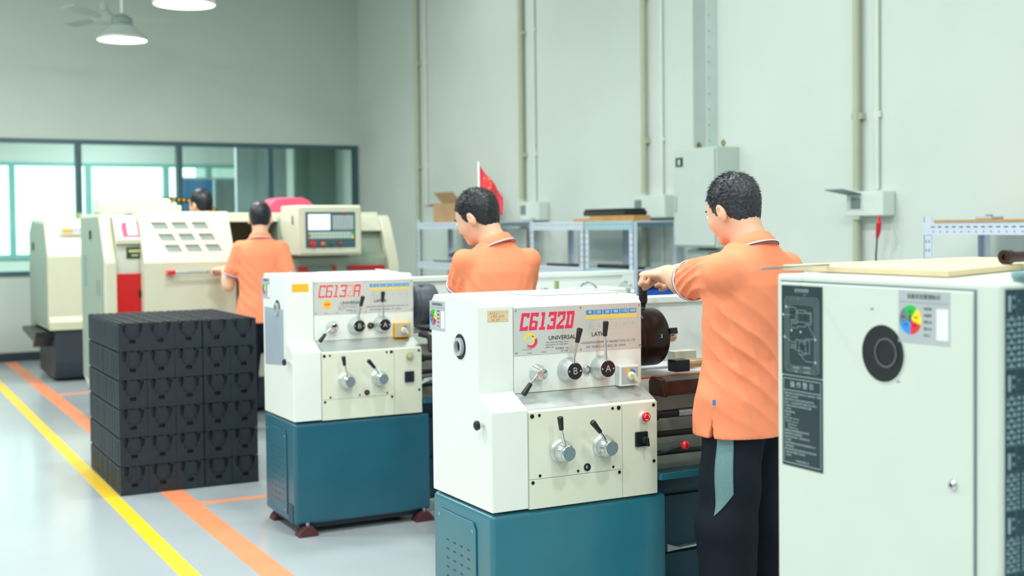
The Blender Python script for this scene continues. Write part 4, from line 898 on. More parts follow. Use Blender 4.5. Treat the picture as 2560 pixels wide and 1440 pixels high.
# ------------------------------------------------------------------ CNC machines
def cnc(o, label, full=True):
    ox_, oy_ = o; t = thing('cnc_machine', (ox_, oy_, 0), label, 'machine')
    def V(x): return x
    A = dict(parent=t, rel=True)
    FR = 0.0
    prof = [(.02, .50), (.0, .62), (.0, 1.255), (.24, 1.625), (1.07, 1.635), (1.07, .30), (.45, .12), (.14, .12)]
    # left end cabinet
    ec = obj('end_cabinet', MB().prism(prof, 0, .085, 'x'), CNCW, t, rel=True, bevel=.01, seg=2)
    obj('end_skin', MB().prism([(.10, .25), (.08, 1.25), (.28, 1.60), (1.04, 1.60), (1.04, .32)], -.006, 0, 'x'), CNCS, ec, rel=True, label='grey green end panel')
    for (y, z) in ((.55, 1.43), (.40, .76)): obj('latch', bx(-.018, -.006, y, y+.05, z, z+.07), BLACKP, ec, rel=True, bevel=.003)
    for y in (.20, .30): obj('grip_slot', bx(-.010, -.006, y, y+.03, 1.0, 1.12), mat('slot_grey_green', (140, 156, 142), .5), ec, rel=True)
    obj('sight_strip', bx(-.012, -.006, .82, .90, 1.05, 1.3), mat('strip_blue_green', (128, 166, 166), .5), ec, rel=True)
    # main body behind the door
    body = [(.10, .50), (.10, 1.22), (.26, 1.49), (.30, 1.55), (.32, 1.63), (1.07, 1.63), (1.07, .30), (.45, .12), (.14, .12)]
    mb_ = obj('machine_body', MB().box(.34, 2.28, .75, 1.07, .30, 1.60).box(.34, 2.28, .20, .75, .30, .80), CNCW, t, rel=True)
    obj('top_beam', MB().prism([(.20, 1.555), (.22, 1.63), (1.07, 1.63), (1.07, 1.60), (.24, 1.555)], .34, 2.28, 'x'), CNCW, t, rel=True, bevel=.006)
    obj('interior_back', bx(.34, 1.6, .73, .75, .80, 1.60), OLIVE, t, rel=True)
    obj('interior_turret', MB().cyl((1.35, .45, 1.15), (1.35, .72, 1.15), .14, n=8), BLACKM, t, rel=True)
    # panel between end cabinet and door
    fpn = obj('front_panel', MB().prism([(.12, .30), (.05, .62), (.05, 1.40), (.17, 1.605), (1.07, 1.61), (1.07, .30)], .086, .34, 'x'), CNCW, t, rel=True)
    obj('slanted_panel', MB().prism([(.0, 1.43), (.0, 1.395), (.06, 1.395), (.20, 1.61), (.16, 1.61)], .086, .34, 'x'), CNCW, fpn, rel=True, bevel=.004); obj('recess_panel', bx(.088, .335, .044, .0495, .60, 1.39), mat('recess_cream', (208, 214, 198), .5), fpn, rel=True)
    rp = obj('red_cabinet_door', bx(.075, .30, .012, .044, .70, 1.17), REDP, fpn, rel=True, bevel=.006)
    obj('latch', bx(.245, .262, -.002, .012, .99, 1.04), BLACKP, rp, rel=True)
    sl = lambda z, o_: (.0+.6512*(z-1.43)*1.0-o_*.84, z+o_*.55)
    def slp(z0, z1, o1, o2): return [sl(z0, o1), sl(z0, o2), sl(z1, o2), sl(z1, o1)]
    sg_ = obj('warning_sign', MB().prism([(.012, 1.443), (.017, 1.440), (.092, 1.556), (.087, 1.559)], .14, .29, 'x'), mat('sign_magenta', (206, 70, 112), .5), fpn, rel=True, label='magenta warning sign')
    obj('sign_figure', MB().prism([(.022, 1.462), (.026, 1.460), (.083, 1.549), (.079, 1.552)], .175, .25, 'x'), WHITEP, sg_, rel=True)
    np_ = obj('maker_plate', bx(.165, .30, .034, .044, 1.285, 1.368), mat('black_green_plate', (50, 58, 44), .4), fpn, rel=True)
    obj('plate_print', bx(.18, .28, .032, .034, 1.33, 1.352), mat('olive_print', (190, 196, 140), .5), np_, rel=True); obj('plate_print', bx(.20, .25, .032, .034, 1.302, 1.314), mat('olive_print', (190, 196, 140), .5), np_, rel=True)
    # sliding door with nine small windows
    x0, x1 = .262, .958; yb, zt, yt_, zf, zb = -.12, 1.640, .10, 1.25, .40
    M = MB()
    th = .03
    prd = [(yb, zb), (yb, zf), (yb+.03, zf+.05)]
    M.prism([(yb, zb), (yb, zf), (yb+th, zf-.005), (yb+th, zb)], x0, x1, 'x')
    # slanted sheet built as a grid of bars around the panes
    def S(u, v): # u along x, v along slope 0 bottom..1 top
        if 0 < u < 1: u = u+.25*(.79-v)
        return (x0+(x1-x0)*u, yb+(yt_-yb)*v, zf+(zt-zf)*v)
    us = [0, .115, .265, .365, .515, .615, .765, 1.0]; vs_ = [0, .20, .36, .47, .63, .74, .90, 1.0]
    us = [0, .126, .286, .346, .506, .57, .73, 1.0]; vs_ = [0, .20, .345, .42, .56, .65, .79, 1.0]
    for a in range(7):
        for b in range(7):
            if a % 2 == 1 and b % 2 == 1: continue
            q = [S(us[a], vs_[b]), S(us[a+1], vs_[b]), S(us[a+1], vs_[b+1]), S(us[a], vs_[b+1])]
            n_ = Vector((0, .87, -.5))*.02; q2 = [tuple(Vector(p)+n_) for p in q]
            M.add(q+q2, [(0, 1, 2, 3), (7, 6, 5, 4), (0, 4, 5, 1), (1, 5, 6, 2), (2, 6, 7, 3), (3, 7, 4, 0)])
    dr_ = obj('sliding_door', M, CNCW, t, rel=True, label='cream sliding door, slanted above, vertical below')
    for a in (1, 3, 5):
        for b in (1, 3, 5):
            q = [S(us[a], vs_[b]), S(us[a+1], vs_[b]), S(us[a+1], vs_[b+1]), S(us[a], vs_[b+1])]; n_ = Vector((0, .87, -.5))
            q1 = [tuple(Vector(p)+n_*.010) for p in q]; q2 = [tuple(Vector(p)+n_*.014) for p in q]
            obj('pane', MB().add(q1+q2, [(0, 1, 2, 3), (7, 6, 5, 4), (0, 4, 5, 1), (1, 5, 6, 2), (2, 6, 7, 3), (3, 7, 4, 0)]), mat('smoked_pane', (150, 158, 152), .15, coat=.5), dr_, rel=True)
    # door side cheeks
    for xx in (x0, x1-.012): obj('door_cheek', MB().prism([(yb+.001, zb), (yb+.001, zf), (yt_, zt), (yt_+.10, zt), (.10, 1.25), (.10, zb)], xx+.001, xx+.011, 'x'), CNCW, dr_, rel=True)
    hd = obj('door_handle', MB().cyl((.46, yb-.055, 1.175), (.86, yb-.055, 1.175), .012, n=12), CHROME, dr_, rel=True)
    for xx in (.45, .86): obj('handle_bracket', bx(xx-.03, xx+.03, yb-.07, yb, 1.158, 1.192), RED, hd, rel=True, bevel=.005)
    if full:
        # operator console
        cb = obj('control_console', MB().prism([(-.32, 1.285), (-.32, 1.665), (-.30, 1.68), (.12, 1.68), (.12, 1.285)], 1.40, 1.925, 'x'), CNCW, t, rel=True, bevel=.012, seg=3)
        yc = -.321
        obj('console_bezel', bx(1.415, 1.91, yc-.012, yc, 1.30, 1.665), CNCW, cb, rel=True, bevel=.006)
        fc_ = obj('console_face', bx(1.455, 1.865, yc-.016, yc-.012, 1.345, 1.625), mat('console_slate', (62, 92, 98), .4), cb, rel=True)
        yk = yc-.0165
        obj('screen', bx(1.475, 1.655, yk-.003, yk+.001, 1.485, 1.608), SCRN, cb, rel=True, label='lit white screen')
        M = MB(); obj('key_panel', bx(1.675, 1.85, yk-.001, yk+.0005, 1.485, 1.60), mat('key_panel_grey', (160, 182, 178), .5), cb, rel=True)
        for a in range(6):
            for b in range(5): M.box(1.682+a*.028, 1.703+a*.028, yk-.004, yk-.001, 1.492+b*.021, 1.508+b*.021)
        obj('keys', M, GREYC, cb, rel=True, kind='stuff')
        obj('key_panel', bx(1.475, 1.85, yk-.001, yk+.0005, 1.415, 1.470), mat('key_panel_grey', (160, 182, 178), .5), cb, rel=True)
        M = MB()
        for a in range(11):
            for b in range(2): M.box(1.492+a*.03, 1.515+a*.03, yk-.004, yk-.001, 1.420+b*.026, 1.441+b*.026)
        obj('keys', M, mat('key_pale', (186, 204, 190), .5), cb, rel=True, kind='stuff')
        for x, z, c_ in ((1.484, 1.44, RED), (1.84, 1.458, GREENP), (1.84, 1.428, YELB), (1.775, 1.606, RED)): obj('indicator_key', bx(x-.008, x+.008, yk-.006, yk-.001, z-.01, z+.01), c_, cb, rel=True)
        for x, r_, c_ in ((1.505, .024, RED), (1.588, .017, mat('orange_button', (226, 110, 60), .4)), (1.66, .013, mat('dim_green_button', (70, 90, 70), .4)), (1.73, .013, REDP)):
            obj('push_button', MB().lathe((x, yk+.001, 1.376), (0, -1, 0), [(r_*.7, 0), (r_*.7, .01), (r_, .012), (r_*.9, .026), (r_*.3, .03)], 18), c_, cb, rel=True)
        obj('side_slot', bx(1.398, 1.400, -.20, -.17, 1.53, 1.60), BLACKP, cb, rel=True)
        # right part with stepped profile
        rp_ = [(-.05, .45), (-.05, 1.255), (.02, 1.30), (.16, 1.59), (.22, 1.60), (1.07, 1.60), (1.07, .30), (.30, .20)]
        obj('right_housing', MB().prism(rp_, 1.40, 2.24, 'x'), CNCS, t, rel=True, bevel=.01)
        rw = obj('right_wing', MB().prism([(-.12, .45), (-.12, 1.16), (-.10, 1.25), (.05, 1.55), (.10, 1.60), (.35, 1.60), (.35, 1.55), (.16, 1.50), (0, 1.22), (0, .45)], 2.24, 2.33, 'x'), CNCW, t, rel=True, bevel=.01)
        obj('wing_hood', MB().prism([(.02, 1.47), (.10, 1.60), (.35, 1.60), (.35, 1.47)], 1.95, 2.24, 'x'), CNCW, t, rel=True, bevel=.01)
        for a, b in ((1.48, 1.56), (1.76, 1.80), (1.90, 2.22)): obj('red_trim', bx(a, b, -.075, -.05, 1.155, 1.19), REDP, t, rel=True, bevel=.005)
        obj('grey_trim', bx(1.56, 1.76, -.07, -.05, 1.155, 1.185), GREYPN, t, rel=True)
        # hood, chain and red cover on top
        hd_ = obj('top_hood', MB().prism([(.72, 1.635), (.72, 1.73), (.76, 1.757), (1.0, 1.757), (1.04, 1.73), (1.04, 1.635)], .09, .66, 'x'), CNCW, t, rel=True, bevel=.012, seg=3)
        obj('hood_end', bx(.66, .76, .78, .98, 1.635, 1.70), CNCW, hd_, rel=True, bevel=.008)
        obj('red_cover', MB().prism([(1.48, 1.635), (1.50, 1.72), (1.56, 1.765), (1.80, 1.768), (1.86, 1.74), (1.90, 1.70), (1.90, 1.635)], .74, 1.0, 'y'), PINK, t, rel=True, bevel=.02, seg=3)
        pts = [(.70, .92, 1.73), (.73, 1.2, 1.75), (.78, 1.6, 1.765), (.86, 1.85, 1.775), (.95, 1.9, 1.775), (1.04, 1.9, 1.77), (1.13, 1.9, 1.76), (1.22, 1.9, 1.735), (1.29, 1.9, 1.70), (1.34, 1.9, 1.66)]
        ch = obj('cable_chain', MB().tube(pts, .026, 6), BLACKP, t, rel=True, label='black cable chain with yellow links')
        for i in range(len(pts)-1):
            for q in (0, .5):
                p = Vector(pts[i]).lerp(Vector(pts[i+1]), q); obj('chain_link', bx(p.x-.010, p.x+.010, p.y-.031, p.y-.022, p.z-.012, p.z+.012), mat('chain_yellow', (206, 170, 60), .5), ch, rel=True)
        obj('chain_support', MB().cyl((1.34, 1.9, 0), (1.34, 1.9, 1.65), .02, n=10), BASEB, t, rel=True)
    # base
    obj('machine_base', MB().prism([(.30, .03), (.20, .42), (1.0, .42), (1.0, .03)], .25, 2.1, 'x'), BASEB, t, rel=True, bevel=.01)
    return t
c1 = cnc((1.69, 9.62), 'cream CNC machine with a slanted door of nine small windows, worker at its handle')
# second CNC behind, only its left end shows
t = thing('cnc_machine', (1.72, 12.9, 0), 'cream CNC machine end at the far left, behind the nearer machine', 'machine')
e = obj('end_cabinet', MB().prism([(.0, .57), (0, 1.25), (.20, 1.585), (.26, 1.62), (1.15, 1.62), (1.35, 1.5), (1.35, .35), (.9, .52), (.15, .52)], 0.0, 2.4, 'x'), CNCW, t, rel=True, bevel=.012)
obj('end_skin', MB().prism([(.06, .56), (.06, 1.24), (.24, 1.57), (1.10, 1.60), (1.32, 1.48), (1.32, .37), (.88, .55)], -.006, 0, 'x'), CNCS, e, rel=True, label='grey green end panel')
sg_ = obj('maker_sign', bx(.14, .40, .09, .115, 1.47, 1.53), mat('sign_pale', (214, 216, 226), .5), e, rel=True); obj('sign_print', bx(.16, .26, .088, .09, 1.48, 1.515), YELS, sg_, rel=True)
obj('latch', bx(-.02, -.006, .95, 1.0, 1.30, 1.38), BLACKP, e, rel=True); obj('cap', MB().cyl((.36, .3, 1.62), (.36, .3, 1.68), .03), mat('olive_cap', (160, 168, 110), .5), e, rel=True)
obj('lower_step', MB().prism([(-.05, .52), (-.05, .60), (.0, .65), (.6, .65), (.6, .52)], .005, 2.4, 'x'), mat('step_cream', (204, 206, 176), .5), t, rel=True, bevel=.005)
obj('machine_base', MB().prism([(.08, .03), (-.02, .20), (-.02, .515), (1.1, .515), (1.1, .03)], .05, 2.3, 'x'), BASEB, t, rel=True, bevel=.01)
obj('chip_trolley', MB().prism([(.25, .34), (.25, .40), (1.1, .46), (1.1, .50), (.05, .50), (.05, .45)], -.12, .05, 'x'), BLACKP, t, rel=True)
# ------------------------------------------------------------------ people: signed distance bodies meshed by surface nets
V3 = lambda *a: np.array(a, float)
def smin(a, b, k):
    h = np.clip(.5+.5*(b-a)/k, 0, 1); return b*(1-h)+a*h-k*h*(1-h)
def nrm(v): return v/np.linalg.norm(v)
def d_cone(P, a, b, ra, rb):
    ab = b-a; L2 = ab@ab; t = np.clip(((P-a)@ab)/L2, 0, 1)
    return np.linalg.norm(P-a-t[:, None]*ab, axis=1)-(ra+(rb-ra)*t)
def d_ell(P, c, R, r):
    q = (P-c)@R.T; k0 = np.linalg.norm(q/r, axis=1); k1 = np.linalg.norm(q/(r*r), axis=1)+1e-9
    return k0*(k0-1)/k1
def d_loft(P, F, tab, e=2.3):
    """tab rows: z, half width, half depth, forward offset, side offset"""
    R, Fd = F; z = P[:, 2]; T = np.array(tab)
    a = np.interp(z, T[:, 0], T[:, 1]); b = np.interp(z, T[:, 0], T[:, 2]); cf = np.interp(z, T[:, 0], T[:, 3]); cr_ = np.interp(z, T[:, 0], T[:, 4])
    u = np.abs((P@R-cr_)/a); v = np.abs((P@Fd-cf)/b)
    q = (u**e+v**e)**(1/e)
    return (q-1)*np.minimum(a, b)*.95
def sdf_mesh(fn, lo, hi, h):
    lo = np.array(lo, float); hi = np.array(hi, float); B = 8
    nb = np.ceil((hi-lo)/(B*h)).astype(int); n = nb*B
    g = np.stack(np.meshgrid(*[np.arange(k) for k in nb], indexing='ij'), -1).reshape(-1, 3)
    cen = lo+(g*B+B/2)*h; dc = fn(cen); act = np.abs(dc) < B*h*1.05+.012
    V = np.ones(n, np.float32)
    for gi, s in zip(g[~act], dc[~act]):
        if s < 0: V[gi[0]*B:gi[0]*B+B, gi[1]*B:gi[1]*B+B, gi[2]*B:gi[2]*B+B] = -1
    off = np.stack(np.meshgrid(*[np.arange(B)]*3, indexing='ij'), -1).reshape(-1, 3)
    ga = g[act]; CH = 1200
    for i in range(0, len(ga), CH):
        idx = (ga[i:i+CH, None, :]*B+off[None]).reshape(-1, 3)
        V[idx[:, 0], idx[:, 1], idx[:, 2]] = fn(lo+idx*h)
    ins = V < 0
    c = [(a, b, d) for a in (0, 1) for b in (0, 1) for d in (0, 1)]
    m = n-1; cnt = np.zeros(m, np.int8)
    for a, b, d in c: cnt += ins[a:a+m[0], b:b+m[1], d:d+m[2]]
    cells = np.argwhere((cnt > 0) & (cnt < 8)); N = len(cells)
    vid = -np.ones(m, np.int64); vid[cells[:, 0], cells[:, 1], cells[:, 2]] = np.arange(N)
    acc = np.zeros((N, 3)); w_ = np.zeros(N)
    for i in range(8):
        for j in range(i+1, 8):
            ci, cj = np.array(c[i]), np.array(c[j])
            if np.abs(ci-cj).sum() != 1: continue
            A = cells+ci; Bc = cells+cj; va = V[A[:, 0], A[:, 1], A[:, 2]]; vb = V[Bc[:, 0], Bc[:, 1], Bc[:, 2]]
            x = (va < 0) != (vb < 0); t = np.where(x, va/(np.where(x, va-vb, 1)), 0)
            acc += np.where(x[:, None], ci+(cj-ci)*t[:, None], 0); w_ += x
    verts = lo+(cells+acc/w_[:, None])*h
    faces = []
    for ax in range(3):
        o1, o2 = [(1, 2), (2, 0), (0, 1)][ax]
        sl0 = [slice(0, None)]*3; A = ins; e = np.zeros(3, int); e[ax] = 1
        X = np.argwhere(A[tuple(slice(0, n[k]-e[k]) for k in range(3))] != A[tuple(slice(e[k], n[k]) for k in range(3))])
        ok = (X[:, o1] > 0) & (X[:, o2] > 0) & (X[:, o1] < m[o1]) & (X[:, o2] < m[o2]) & (X[:, ax] < m[ax]); X = X[ok]
        e1 = np.zeros(3, int); e1[o1] = 1; e2 = np.zeros(3, int); e2[o2] = 1
        G = lambda Y: vid[Y[:, 0], Y[:, 1], Y[:, 2]]
        q = np.stack([G(X), G(X-e1), G(X-e1-e2), G(X-e2)], 1)
        inside = A[X[:, 0], X[:, 1], X[:, 2]]
        q[~inside] = q[~inside][:, ::-1]; faces.append(q[(q >= 0).all(1)])
    return verts, np.concatenate(faces)
def np_obj(name, vf, m, parent, **kw):
    v, f = vf; me = bpy.data.meshes.new(name)
    me.vertices.add(len(v)); me.vertices.foreach_set('co', v.astype(np.float32).ravel())
    me.loops.add(f.size); me.loops.foreach_set('vertex_index', f.astype(np.int32).ravel())
    me.polygons.add(len(f)); me.polygons.foreach_set('loop_start', np.arange(0, f.size, 4, dtype=np.int32))
    me.polygons.foreach_set('loop_total', np.full(len(f), 4, np.int32)) if hasattr(me.polygons[0], 'loop_total') and False else None
    me.update(calc_edges=True); me.polygons.foreach_set('use_smooth', [True]*len(f)); me.materials.append(m)
    o = bpy.data.objects.new(name, me); link(o, parent)
    for k, x in kw.items(): o[k] = x
    return o
def ik(S, W, l1, l2, hint):
    d = W-S; D = np.linalg.norm(d)
    if D > (l1+l2)*.995: W = S+d/D*(l1+l2)*.995; d = W-S; D = np.linalg.norm(d)
    a = (l1*l1-l2*l2+D*D)/(2*D); hgt = math.sqrt(max(l1*l1-a*a, 1e-6)); u = d/D; hv = nrm(hint-u*(hint@u))
    return S+u*a+hv*hgt, W
rn = np.random.RandomState(11); ND = [(nrm(rn.randn(3)), rn.rand()*6.28) for _ in range(14)]
def wob(P, f):
    s = 0
    for k in range(5): d, ph = ND[k]; s = s+np.sin(P@d*f*(1+.35*k)+ph)
    return s/5
def person(o, label, h, az, haz, hp, lean, arms, vox, hair=HAIR, shoe=SHOE, nf=0, am=1.0, hs=1.0, hu=0, tw=1.0, foldk=1.0, slv=.205, strands=0, legs=((0, 0), (0, 0)), folds=True, stripe=False, wide=1.0, slim=1.0, tilt=0):
    sc = h/1.69
    t = thing('person', o, label, 'person'); base = V3(*o)
    Z = V3(0, 0, 1); F = V3(math.sin(az), math.cos(az), 0); R = V3(math.cos(az), -math.sin(az), 0)
    W = lambda r, f, z: (R*r+F*f+Z*z)*sc
    lf = lambda z: lean*max(0, z-.92)
    sh = {'L': W(-.168*wide, lf(1.38), 1.340), 'R': W(.168*wide, lf(1.38), 1.340)}
    neck = W(0, lf(1.42)-.008+nf*.35, 1.418)
    H_F = V3(math.sin(haz), math.cos(haz), 0); H_R = V3(math.cos(haz), -math.sin(haz), 0)
    HF = H_F*math.cos(hp)-Z*math.sin(hp); HU = H_F*math.sin(hp)+Z*math.cos(hp)
    HR = H_R*math.cos(tilt)+HU*math.sin(tilt); HU = nrm(HU*math.cos(tilt)-H_R*math.sin(tilt)) if tilt else HU
    HM = np.stack([HR, HF, HU]); hc = neck+HU*(.128*hs+.004+hu)*sc+HF*(.022+nf*.65)*sc
    hsc = sc*hs; hl = lambda P: (P-hc)@HM.T/hsc
    hw = lambda x, y, z: hc+(HR*x+HF*y+HU*z)*hsc
    AR = {}
    for s in 'LR':
        wr, hint = arms[s][:2]; wr = np.array(wr, float)-base; E_, wr = ik(sh[s], wr, .285*sc, .25*sc, np.array(hint, float)); AR[s] = (E_, wr)
    # hands -----------------------------------------------------------------
    prims = []   # (fn, k)
    fingers = []
    def addc(a, b, ra, rb, k): prims.append((lambda P, a=a, b=b, ra=ra, rb=rb: d_cone(P, a, b, ra, rb), k, (a+b)/2, np.linalg.norm(a-b)/2+max(ra, rb)))
    def adde(c_, M, r, k): prims.append((lambda P, c_=c_, M=M, r=np.array(r): d_ell(P, c_, M, r), k, c_, max(r)))
    for s in 'LR':
        E_, wr = AR[s]; S0 = sh[s]; ar = arms[s]; sgn = -1 if s == 'L' else 1
        addc(S0-Z*.014+F*.006, E_, .040*sc*(.5+.5*am), .040*sc*am, .03); fd = nrm(wr-E_)
        addc(E_, E_+fd*.08*sc, .041*sc*am, .042*sc*am, .02); addc(E_+fd*.07*sc, wr, .042*sc*am, .028*sc*am, .02)
        Y = np.array(ar[2], float) if len(ar) > 2 else fd; Y = nrm(Y); curl = ar[3] if len(ar) > 3 else .5
        Zb = np.array(ar[4], float) if len(ar) > 4 else (V3(0, 0, 1) if abs(fd[2]) < .7 else R*sgn)
        Zb = nrm(Zb-Y*(Zb@Y)); X = np.cross(Y, Zb)  # X to the right of Y with Zb up
        TX = X if s == 'L' else -X                    # thumb side with palm down
        M = np.stack([X, Y, Zb])
        adde(wr+Y*.052*sc, M, (.043*sc, .055*sc, .0175*sc), .012); addc(wr-Y*.01*sc, wr+Y*.03*sc, .026*sc, .024*sc, .02)
        tipc = []
        for i, (L_, r_) in enumerate(((.074, .0092), (.082, .0096), (.077, .0092), (.060, .0080))):
            k0 = wr+Y*(.092-.004*abs(i-1.2))*sc+TX*(.030-.0205*i)*sc
            p = k0; ang = 0; seg_ = (.46, .30, .24); cur = (1.0, 1.45, 1.0)
            for q in range(3):
                ang += curl*cur[q]*1.05+(.06 if q == 0 else 0); dv = Y*math.cos(ang)-Zb*math.sin(ang); p2 = p+dv*L_*seg_[q]*sc
                fingers.append((p, p2, r_*(1-.07*q)*sc, r_*(1-.07*(q+1))*sc)); p = p2
        tb = wr+Y*.025*sc+TX*.028*sc-Zb*.006*sc; t1 = tb+(TX*.6+Y*.75-Zb*.35*(.4+curl))*.036*sc; t2 = t1+nrm(Y*.9+TX*(.3-.9*curl)-Zb*.6*curl)*.032*sc; t3 = t2+nrm(Y*.8-TX*1.0*curl-Zb*.5*curl)*.026*sc
        fingers += [(tb, t1, .0145*sc, .012*sc), (t1, t2, .012*sc, .0105*sc), (t2, t3, .0105*sc, .009*sc)]
    for a, b, ra, rb in fingers: addc(a, b, ra, rb, .004)
    # head -------------------------------------------------------------------
    s_ = hsc
    adde(hw(0, -.010, .028), HM, (.076*s_, .096*s_, .094*s_), .03)
    adde(hw(0, .030, -.045), HM, (.058*s_, .062*s_, .064*s_), .035)
    adde(hw(0, .050, .02), HM, (.060*s_, .045*s_, .055*s_), .03)
    adde(hw(0, .072, -.088), HM, (.022*s_, .018*s_, .016*s_), .025)
    for q in (-1, 1): adde(hw(q*.040, .058, -.030), HM, (.024*s_, .026*s_, .024*s_), .025)
    addc(hw(0, .086, .008), hw(0, .106, -.028), .008*s_, .012*s_, .012)
    adde(hw(0, .092, -.058), HM, (.022*s_, .010*s_, .006*s_), .008)
    addc(neck-Z*.03*sc-F*.012*sc, hw(0, -.030, -.055), .060*sc, .056*sc, .03)
    # core of trunk and legs inside the clothes
    addc(W(0, lf(1.3), 1.25), W(0, 0, .98), .085*sc, .085*sc, .04); addc(W(-.09*wide, lf(1.35), 1.33), W(.09*wide, lf(1.35), 1.31), .048*sc, .048*sc, .03)
    addc(neck, W(0, lf(1.3)+nf*.2+.01, 1.28), .055*sc, .065*sc, .03)
    for i, q in enumerate((-1, 1)):
        hx, fx_ = legs[i]; addc(W(q*.085, 0, .92), W(q*.095+hx*.5, fx_*.5+.01, .50), .075*sc, .052*sc, .03); addc(W(q*.095+hx*.5, fx_*.5+.01, .50), W(q*.10+hx, fx_, .09), .050*sc, .034*sc, .02)
    def body(P):
        d = np.full(len(P), 9.0)
        for fn, k, c_, rad in prims:
            near = np.linalg.norm(P-c_, axis=1) < rad+.16
            if not near.any(): continue
            q = P[near]; dn = fn(q); dd = d[near]; d[near] = np.where(dd > 5, dn, smin(dd, dn, k))
        far = d > 5
        if far.any():
            q = P[far]; mm = np.full(len(q), 9.0)
            for fn, k, c_, rad in prims: mm = np.minimum(mm, np.linalg.norm(q-c_, axis=1)-rad)
            d[far] = np.maximum(mm, .1)
        q = hl(P)
        nr = (np.abs(q) < .2).all(1)
        if nr.any():
            qq = q[nr]; dd = d[nr]
            for s in (-1, 1):
                e = np.linalg.norm((qq-V3(s*.0795, -.012, -.012))@np.array([[1, 0, 0], [0, .96, -.26], [0, .26, .96]]).T/V3(.012, .018, .035), axis=1); e = (e-1)*.014
                c_ = np.linalg.norm((qq-V3(s*.0945, -.008, -.006))/V3(.011, .011, .018), axis=1); c_ = (c_-1)*.011
                dd = smin(dd, np.maximum(e, -c_)*sc, .005)
                eye = np.linalg.norm(qq-V3(s*.031, .084, .004), axis=1)-.015; dd = np.maximum(dd, -eye*sc+0*dd) if False else smin(dd, -9-0*dd, .001) if False else dd
            d[nr] = dd
        return d
    allp = [p[2] for p in prims]; lo = np.min(allp, 0)-.2; hi = np.max(allp, 0)+.2; lo[2] = max(lo[2], -.0)
    bd_ = np_obj('body', sdf_mesh(body, lo, hi, vox), SKIN, t)
    for q in (-1, 1):
        c_ = hw(q*.031, .0905, .004); M = MB(); M.ball(tuple(c_), (.0105*sc,)*3, 12); e = obj('eye', M, EYEW, t, rel=True)
        obj('iris', MB().ball(tuple(c_+HF*.0075*sc), .0048*sc, 10), EYED, e, rel=True)
        obj('eyebrow', MB().tube([tuple(hw(q*.016, .103, .026)), tuple(hw(q*.032, .100, .031)), tuple(hw(q*.048, .088, .026))], [.003, .0035, .002], 6), HAIR, t, rel=True)
    # hair -------------------------------------------------------------------
    gy = [-.12, -.045, -.030, -.022, .006, .012, .034, .040, .058, .12]; gz = [-.098, -.092, -.050, .010, .014, -.018, -.012, .022, .058, .066]
    I3 = np.eye(3)
    def hairf(P):
        q = hl(P); d = d_ell(q, V3(0, -.012, .033), I3, V3(.083, .105, .103)); d = smin(d, d_ell(q, V3(0, -.046, -.036), I3, V3(.060, .048, .062)), .03)
        d = d+np.clip(-.0-q[:, 2], 0, .08)*.06+.0022*wob(q, 260)+.0015*wob(q[:, ::-1], 520)
        g = np.interp(q[:, 1], gy, gz)+.004*wob(q, 190)+.004*wob(q[:, ::-1], 420)
        return np.maximum(d, (g-q[:, 2])*.8)*hsc
    hr = sdf_mesh(hairf, hc-.17*sc, hc+.17*sc, max(.0028, vox*.7))
    ho = np_obj('hair', hr, hair, t)
    if strands:
        v = hr[0]; rs = np.random.RandomState(5); pick = v[rs.randint(0, len(v), strands)]; q = hl(pick)
        crown = V3(.0, -.055, .125); n = nrm0 = q-V3(0, -.012, .02); n = n/np.linalg.norm(n, axis=1)[:, None]
        fl_ = q-crown; fl_ -= n*(fl_*n).sum(1)[:, None]; fl_ /= np.linalg.norm(fl_, axis=1)[:, None]+1e-6
        dirs = n*.55+fl_*.9+rs.randn(len(q), 3)*.22; dirs /= np.linalg.norm(dirs, axis=1)[:, None]
        top = np.clip((q[:, 2]-.0)/.1, 0, 1); L_ = (.006+.010*top)*(.6+.8*rs.rand(len(q)))
        keep = q[:, 2] > np.interp(q[:, 1], gy, gz)+.006
        M = MB(); SV = []; SF = []
        side = np.cross(dirs, n); side /= np.linalg.norm(side, axis=1)[:, None]+1e-6
        for a, dv, sv, nn, l, kk in zip(q, dirs, side, n, L_, keep):
            if not kk: continue
            b = a-nn*.001; w1 = sv*.0009; w2 = nn*.0009; i0 = len(SV)
            for p in (b+w1, b-w1*.5+w2, b-w1*.5-w2, b+dv*l): SV.append(tuple(hw(*p)))
            SF += [(i0, i0+1, i0+3), (i0+1, i0+2, i0+3), (i0+2, i0, i0+3)]
        obj('hair_strands', MB().add(SV, SF), hair, ho, rel=True, kind='stuff')
    # polo shirt ---------------------------------------------------------------
    hemz = .80
    lz = [(hemz-.02, .204, .142), (.92, .194, .134), (1.05, .174, .116), (1.2, .182, .120), (1.3, .184, .116), (1.345, .174, .106), (1.385, .142, .090), (1.415, .100, .078), (1.44, .072, .068), (1.46, .064, .062)]
    tab = [(z*sc, a*sc*wide*slim, b*sc*slim, (lf(z)-(.006 if z > 1.2 else 0)+nf*.35*min(1, max(0, (z-1.2)/.2)))*sc, 0) for z, a, b in lz]
    SL = {}
    for s in 'LR':
        E_, wr = AR[s]; dv = nrm(E_-sh[s]); SL[s] = (sh[s]-dv*.01+W(0, 0, 0), sh[s]+dv*slv*sc, dv)
    arm_pit = {s: sh[s]-Z*.13*sc for s in 'LR'}
